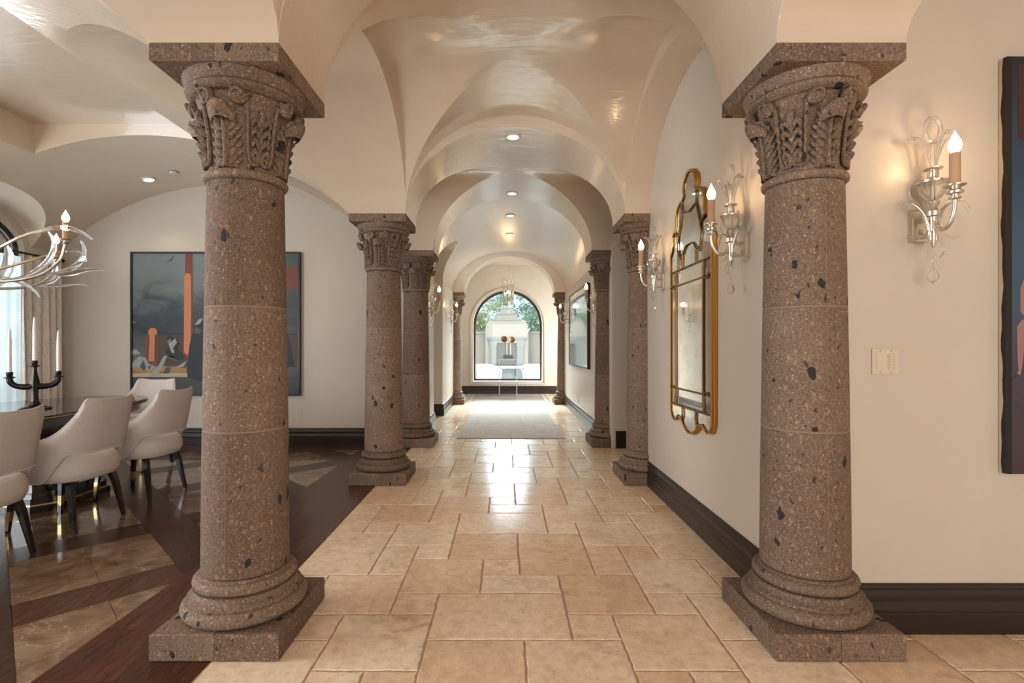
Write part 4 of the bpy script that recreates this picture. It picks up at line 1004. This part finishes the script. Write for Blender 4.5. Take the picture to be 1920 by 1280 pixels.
pp(8, [(.225, .36), (.265, .40), (.275, .37), (.25, .33), (.262, .30), (.245, .295), (.235, .32)], 6); pp(10, [(.215, .375), (.235, .40), (.24, .37), (.225, .36)], 7)
pp(8, [(.255, .19), (.31, .2), (.335, .245), (.30, .22)], 6)
pp(4, [(.335, .13), (.335, .20), (.345, .33), (.36, .42), (.385, .5), (.42, .52), (.55, .5), (.62, .4), (.66, .2), (.65, .13), (.5, .09), (.4, .1)], 6); pp(8, [(.378, .49), (.40, .53), (.43, .54), (.41, .5)], 7); pp(9, [(.37, .44), (.41, .43), (.42, .46), (.385, .48)], 7)
pp(4, [(.89, .2), (.97, .2), (.93, .42), (.89, .48)], 4); pp(2, [(.89, .74), (.99, .74), (.99, .9), (.89, .9)], 2)
pp(9, [(.01, .33), (.012, .46), (.016, .33)], 3)
for k in range(7): pp(9, [(.012+.011*k, .30), (.015+.011*k, .45+.02*sin(k*2)), (.0165+.011*k, .30)], 3)
pp(4, [(.2, .925), (.235, .945), (.26, .985), (.24, .94)], 3); pp(1, [(.012, .505), (.03, .508), (.02, .515), (.012, .513)], 3)
mb.build('canvas', PT, pg)
mb = MB(); fw = .022
mb.box((0, -.055, 0), (PW, 0, fw)); mb.box((0, -.055, PH-fw), (PW, 0, PH)); mb.box((0, -.055, fw), (fw, 0, PH-fw)); mb.box((PW-fw, -.055, fw), (PW, 0, PH-fw)); mb.build('frame', BLACKF, pg)
# canvas in the entry hall
def m_blue():
    m = mat('painted_blue_ground', (.05, .1, .17), .45); t = NT(m); z = t.n('ShaderNodeSeparateXYZ', {0: t.obj()}).outputs[2]
    t.col(t.ramp(t.n('ShaderNodeMapRange', {0: z, 1: 0., 2: 1.8, 3: 0., 4: 1.}).outputs[0], [(0, (.065, .035, .045)), (.25, (.065, .055, .085)), (.4, (.05, .09, .15)), (.55, (.045, .10, .165)), (.75, (.03, .055, .095)), (1, (.022, .02, .026))])); return m
RP = [m_blue()]+[mat('paint_'+n, c, .5) for n, c in (('pink_leg', (.36, .19, .17)), ('hoof', (.025, .05, .07)), ('maroon', (.07, .02, .025)), ('edge_black', (.012, .01, .01)), ('raw_canvas', (.60, .49, .36)))]
rg = empty('painting', (2.155, 2.237, .696), 0, 'tall dark blue canvas with a pink animal leg at the right edge', 'painting')
RW, RH = 1.5, 1.794; mb = MB(); mb.cm = 5; mb.box((0, -.036, 0), (RW, 0, RH)); mb.build('stretcher', RP, rg)
mb = MB(); mb.cm = 4
def ed(z): return -.012+.004*sin(z*13)+.003*sin(z*37)
for a, b in zip(lin(0, RH, 40), lin(0, RH, 40)[1:]): mb.add([(-.0006, ed(a)-.004, a), (-.0006, -.0365, a), (-.0006, -.0365, b), (-.0006, ed(b)-.004, b)], [(0, 1, 2, 3)])
mb.build('painted_edge', RP, rg)
mb = MB(); pp = lambda i, pts, d: px_poly(mb, pts, 1, 1, .0366+d*.0006, None, i)
pp(0, [(0, 0), (RW, 0), (RW, RH), (0, RH)], 0); pp(4, [(0, 0), (.022, 0), (.022, RH), (0, RH)], 1)
pp(3, [(.05, 1.44), (.3, 1.40), (.3, 1.78), (.05, 1.76)], 1)
pp(1, [(.036, .42), (.05, .445), (.046, .50), (.043, .63), (.062, .66), (.14, .70), (.3, .75), (.3, .63), (.14, .62), (.085, .585), (.075, .55), (.066, .46), (.058, .425)], 1)
pp(1, [(.058, .70), (.07, .68), (.082, .70), (.088, .78), (.1, .85), (.08, .85), (.058, .80)], 1); pp(2, [(.028, .408), (.054, .416), (.053, .425), (.042, .432)], 2)
pp(2, [(.030, .298), (.042, .302), (.058, .298), (.042, .293)], 1); pp(2, [(.062, .085), (.1, .092), (.16, .085), (.1, .078)], 1)
mb.build('canvas', RP, rg)
# long picture on the corridor wall
GLPIC = mat('glazed_picture', (.10, .13, .12), .03, spec=.8, coat=1)
lp = empty('framed_picture', (1.30, 7.84, .90), 0, 'long black-framed glazed picture on the right corridor wall', 'picture')
L, H = 2.28, 1.34; mb = MB(); mb.box((-.045, 0, 0), (0, L, .03)); mb.box((-.045, 0, H-.03), (0, L, H)); mb.box((-.045, 0, .03), (0, .03, H-.03)); mb.box((-.045, L-.03, .03), (0, L, H-.03)); mb.build('frame', BLACKF, lp)
MB().box((-.038, .03, .03), (-.005, L-.03, H-.03)).build('glazed_print', GLPIC, lp)

# ================================================================== PLATES AND OUTLETS
sw = empty('light_switch', (1.658, 2.24, 1.178), 0, 'almond two-gang switch plate with keypad below the wall sconce', 'light switch')
MB().box((-.0575, -.006, -.0575), (.0575, 0, .0575), None, .002).build('plate', ALMOND, sw)
MB().box((-.040, -.008, -.034), (-.004, -.005, .034), None, .001).build('rocker', ALMOND, sw)
kp = MB().box((.010, -.0075, -.034), (.042, -.005, .034), None, .001).build('keypad', mat('keypad', (.62, .54, .40), .4), sw)
for k in range(6): MB().box((.018, -.009, .022-.011*k), (.034, -.007, .029-.011*k)).build('button', ALMOND, kp)
for x in (-.022, .026):
    for z in (-.048, .048): MB().lathe([(.0022, 0), (.0022, .001), (.0005, .001)], 8, Matrix.Translation((x, -.0062, z)) @ Matrix.Rotation(pi/2, 4, 'X')).build('screw', IRON, sw)
def outlet(loc, rz, lb):
    o = empty('power_outlet', loc, rz, lb, 'outlet'); MB().box((-.036, -.006, -.057), (.036, 0, .057), None, .002).build('plate', ALMOND, o)
    for z in (-.024, .024):
        r = MB().box((-.017, -.0085, z-.016), (.017, -.005, z+.016), None, .001).build('receptacle', ALMOND, o)
        MB().box((-.008, -.009, z-.006), (-.005, -.0083, z+.006)).build('slot', DARKHOLE, r); MB().box((.005, -.009, z-.006), (.008, -.0083, z+.006)).build('slot', DARKHOLE, r)
outlet((-2.648, 6.56, .372), 0, 'almond outlet low on the wall right of the dining painting')
outlet((1.30, 9.15, .306), -pi/2, 'almond outlet low on the right corridor wall')

# ================================================================== RUG
rg2 = empty('runner_rug', (.075, 8.99, .0013), 0, 'pale worn runner rug lying down the middle of the corridor', 'rug')
MB().box((-.735, -2.03, 0), (.735, 2.03, .009), None, .003).build('pile', RUG, rg2)
for s in (-1, 1): MB().box((-.73, s*2.045-.016, 0), (.73, s*2.045+.016, .005)).build('end_binding', mat('rug_binding', (.4, .33, .27), .9), rg2)

# ================================================================== END BAY: window, lantern, console, sculpture
w2 = struct(empty('window_2', (.064, 13.76, .33)), 'tall arched bronze-framed window at the corridor end', 'window')
pts = arch_path(.064, .89, .37, 1.834, .89)
MB().tube([(x-.064, 0, z-.33) for x, z in pts], .045, 4, closed=True, up=(0, 1, 0)).build('window_frame', BRONZE, w2)
mb = MB(); mb.add([(x-.064, .01, z-.33) for x, z in pts], [tuple(range(len(pts)))]); mb.build('glass_pane', GLASS, w2)
tm = [(x, 0, z) for x, z in arch_path(.064, .985, .27, 1.834, .985)]
mb = MB().tube([(x, 13.645, z) for x, _, z in tm], .022, 4, closed=True, up=(0, 1, 0)); o = mb.build('trim_1', PLASTER); struct(o, 'raised plaster trim around the arched end window', 'trim')
ln = empty('hanging_lantern', (.075, 12.55, 0), 0, 'crystal-trimmed silver lantern hanging before the arched window', 'lantern')
zc = f_e(.075, 12.55)
MB().lathe([(.085, zc-.001), (.085, zc-.03), (.06, zc-.045), (.012, zc-.05)], 20).build('canopy', SILVER, ln, 40)
mb = MB(); k = 0; z = zc-.05
while z > 2.93:
    ring = [(.014*cos(2*pi*i/8)*(k % 2), .014*cos(2*pi*i/8)*(1-k % 2), z-.024+.026*sin(2*pi*i/8)) for i in range(8)]; mb.tube(ring, .0035, 5, closed=True); z -= .042; k += 1
mb.build('chain', SILVER, ln)
mb = MB(); HX = 6; zt, zb = 2.80, 2.36
def hx(r, z): return [(r*cos(2*pi*i/HX+.3), r*sin(2*pi*i/HX+.3), z) for i in range(HX)]
for i in range(HX): mb.tube([hx(.15, zt)[i], hx(.115, zb)[i]], .008, 5); mb.tube(bez(hx(.15, zt)[i], hx(.10, zt+.04)[i], hx(.05, zt+.07)[i], (0, 0, zt+.15), 6), .008, 5)
for r, z in ((.155, zt), (.12, zb)): mb.tube(hx(r, z), .011, 6, closed=True)
mb.lathe([(.001, 2.19), (.012, 2.23), (.02, 2.30), (.04, 2.345), (.115, 2.35), (.115, 2.356), (.02, 2.36)], 12); mb.lathe([(.006, 2.36), (.006, 2.92), (.014, 2.94)], 8); mb.build('lantern_frame', SILVER, ln, 40)
for i in range(HX):
    a, b = hx(.146, zt-.01), hx(.112, zb+.01); j = (i+1) % HX; MB().add([a[i], a[j], b[j], b[i]], [(0, 1, 2, 3)]).build('glass_panel', GLASS, ln)
    M = Matrix.Rotation(2*pi*i/HX+.3, 4, 'Z'); mb = MB(); blade(mb, [M @ p for p in bez((.13, 0, zt), (.17, 0, zt+.08), (.2, 0, zt+.09), (.25, 0, zt+.02), 8)], .016); mb.build('crystal_leaf', CRYSTAL, ln, 50)
    mb = MB(); blade(mb, [M @ p for p in bez((.10, 0, zt+.05), (.12, 0, zt+.14), (.15, 0, zt+.16), (.19, 0, zt+.12), 8)], .014); mb.build('crystal_leaf', CRYSTAL, ln, 50)
for i in range(3):
    M = Matrix.Rotation(2*pi*i/3+.2, 4, 'Z') @ Matrix.Translation((.045, 0, 0)); MB().lathe([(.014, 2.40), (.014, 2.55), (.008, 2.552)], 10, M).build('candle_sleeve', SLEEVE, ln, 40); bulb_mesh(MB(), M @ Vector((0, 0, 2.552)), .018, .075).build('bulb', BULB, ln, 60)
MB().lathe([(.0005, 2.10), (.016, 2.115), (.012, 2.14), (.0005, 2.17)], 8).build('crystal_drop', CRYSTAL, ln)
cn = empty('console_table', (.07, 13.18, 0), 0, 'clear acrylic waterfall console before the arched window', 'console table')
MB().box((-.235, -.14, .925), (.235, .14, .95)).build('table_top', ACRYL, cn)
for s in (-1, 1): MB().box((s*.222-.012, -.14, .006), (s*.222+.012, .14, .925)).build('side_panel', ACRYL, cn)
MB().box((-.21, -.13, .83), (.21, .13, .842)).build('shelf', ACRYL, cn)
sg = empty('sculpture', (.07, 13.18, .951), 0, 'sculpture of two bronze discs on curved white stems', 'sculpture')
MB().box((-.125, -.09, 0), (.125, .09, .085), None, .004).build('base', mat('blue_stone', (.015, .04, .075), .15), sg)
for s, zz in ((-1, .50), (1, .485)):
    MB().tube(spline([(s*.05, 0, .085), (s*.045, 0, .3), (s*.05, -.01, .38), (s*.085, -.02, .44)], 6), [.034-.0008*i for i in range(19)], 8).build('stem', WHITEF, sg, 60)
    mb = MB(); M = Matrix.Translation((s*.092, -.03, zz)) @ Matrix.Rotation(pi/2, 4, 'X') @ Matrix.Rotation(s*.25, 4, 'Y'); mb.lathe([(.0005, .012), (.05, .014), (.078, .030), (.082, .026), (.08, .01), (.05, -.012), (.0005, -.02)], 20, M); mb.build('disc', mat('patina_bronze', (.30, .17, .07), .35, .9), sg, 40)
# ================================================================== PATIO OUTSIDE
GZ = -.16
struct(MB().box((-9, 13.96, GZ-.1), (9, 34, GZ)).build('floor_patio', PATIO), 'pale paved patio beyond the arched window', 'floor')
struct(MB().box((-9, 22.45, GZ), (9, 22.75, 1.86)).box((-9.0, 22.37, 1.86), (9, 22.83, 1.93)).build('wall_patio', STUCCO), 'low stucco garden wall behind the outdoor fireplace', 'wall')
fp = empty('outdoor_fireplace', (.06, 21.4, GZ), 0, 'stepped stucco outdoor fireplace with stone mantel beyond the window', 'fireplace')
fb = lambda z: z-GZ
mb = MB(); N = 10
prof = [(-.89, fb(GZ)), (.89, fb(GZ)), (.89, fb(1.95))]+[(.89-.22*(1-cos(pi/2*i/N)), fb(1.95)+.0+.42*sin(pi/2*i/N)) for i in range(1, N+1)]
prof = prof+[(-x, z) for x, z in prof[:1:-1]]
Mx = Matrix(((1, 0, 0, 0), (0, 0, -1, 0), (0, 1, 0, 0), (0, 0, 0, 1)))
mb.prism(prof, -.8, 0, Mx); mb.build('chimney_breast', STUCCO, fp, 30, True)
mb = MB()
for w, z0, z1 in ((.62, 2.37, 2.44), (.42, 2.62, 2.68), (.30, 2.86, 2.92)): mb.box((-w, -.05, fb(z0)), (w, .8, fb(z1)))
mb.build('cornice', STONE_O, fp)
mb = MB(); mb.box((-.44, .05, fb(2.44)), (.44, .7, fb(2.62))); mb.box((-.27, .12, fb(2.68)), (.27, .6, fb(2.86))); mb.box((-.24, .15, fb(2.92)), (.24, .5, fb(3.0))); mb.build('stack', STUCCO, fp)
mb = MB(); mb.box((-.82, -.30, fb(1.62)), (.82, 0, fb(1.70))); mb.box((-.77, -.25, fb(1.55)), (.77, 0, fb(1.62))); mb.box((-.72, -.20, fb(1.42)), (.72, 0, fb(1.55))); mb.build('mantel', STONE_O, fp)
for s in (-1, 1):
    mb = MB(); mb.box((s*.56-.12, -.2, fb(GZ)), (s*.56+.12, 0, fb(1.42)))
    for k in (-1, 0, 1): mb.box((s*.56+k*.07-.018, -.215, fb(.1)), (s*.56+k*.07+.018, -.2, fb(1.25)))
    mb.box((s*.56-.15, -.23, fb(1.28)), (s*.56+.15, 0, fb(1.42))); mb.build('pilaster', STONE_O, fp)
MB().box((-.42, -.02, fb(.05)), (.42, .01, fb(1.38))).build('firebox', mat('firebox_brick', (.16, .15, .145), .8), fp)
pt = empty('patio_table', (.10, 17.2, GZ), 0, 'white round outdoor table beyond the arched window', 'table')
MB().lathe([(.42, .0), (.40, .03), (.22, .06), (.20, .66), (.3, .70), (.84, .715), (.86, .735), (.85, .755), (.0005, .76)], 40).build('table_top', WHITEF, pt, 40)
def make_tub():
    t = empty('patio_chair', (0, 0, 0))
    def f(u, v):
        a = (u-.5)*4.4; z = .10+.70*v*(1-.22*sm2(abs(a)/2.2)); r = .36+.05*v; return (r*sin(a), -r*cos(a), z)
    def sm2(x): return max(0, min(1, (x-.3)/.7))**2
    o = MB().grid(f, 28, 6).build('backrest', WHITEF, t, 60); md = o.modifiers.new('t', 'SOLIDIFY'); md.thickness = .05
    MB().lathe([(.30, .001), (.32, .10), (.35, .38), (.33, .42), (.0005, .43)], 28).build('seat', WHITEF, t, 40); return t
pc0 = make_tub()
for i, (x, y, rz, lb) in enumerate(((-.50, 15.9, -.5, 'white tub chair at the near left of the outdoor table'), (.92, 15.9, .5, 'white tub chair at the near right of the outdoor table'), (-.75, 18.3, 3.6, 'white tub chair at the far left of the outdoor table'), (.95, 18.3, 2.7, 'white tub chair at the far right of the outdoor table'))):
    c = pc0 if i == 0 else copy_tree(pc0); c.location = (x, y, GZ); c.rotation_euler = (0, 0, rz); tag(c, lb, 'chair', 'white tub chairs around the outdoor table')
lr = random.Random(5)
def tree(name, x, y, h, spread, m, lb, n=2600):
    t = empty(name, (x, y, GZ), 0, lb, 'tree', 'trees behind the garden wall')
    MB().tube([(0, 0, 0), (.1, 0, h*.4), (0, .05, h*.75)], [.12, .09, .05], 7).build('trunk', BARK, t, 60)
    mb = MB(); cl_ = [(lr.gauss(0, spread*.4), lr.gauss(0, spread*.35), h*.62+lr.gauss(0, h*.17), lr.uniform(.35, .7)) for _ in range(22)]
    for _ in range(n):
        cx, cy, cz, r = lr.choice(cl_); d = Vector((lr.gauss(0, 1), lr.gauss(0, 1), lr.gauss(0, 1))).normalized()*r*lr.uniform(.5, 1)
        p = Vector((cx, cy, cz))+d; q = Vector((lr.gauss(0, 1), lr.gauss(0, 1), lr.gauss(0, 1))).normalized(); e = q.orthogonal().normalized(); f = q.cross(e); L = lr.uniform(.06, .12)
        mb.add([p-e*L, p-f*L*.4, p+e*L, p+f*L*.4], [(0, 1, 2, 3)])
    o = mb.build('foliage', m, t)
tree('garden_tree', -1.6, 24.6, 4.0, 1.1, LEAF2, 'yellow-green leafy tree left of the outdoor fireplace')
tree('garden_tree', 1.7, 24.4, 4.2, 1.1, LEAF, 'dense green tree right of the outdoor fireplace')
tree('garden_tree', -5.2, 27.5, 4.6, 1.3, LEAF, 'green tree behind the far left of the garden wall'); tree('garden_tree', .05, 29.5, 5.2, 1.6, LEAF, 'tall green tree rising behind the fireplace stack'); tree('garden_tree', 5.2, 27.3, 4.6, 1.3, LEAF2, 'light green tree behind the far right of the garden wall')
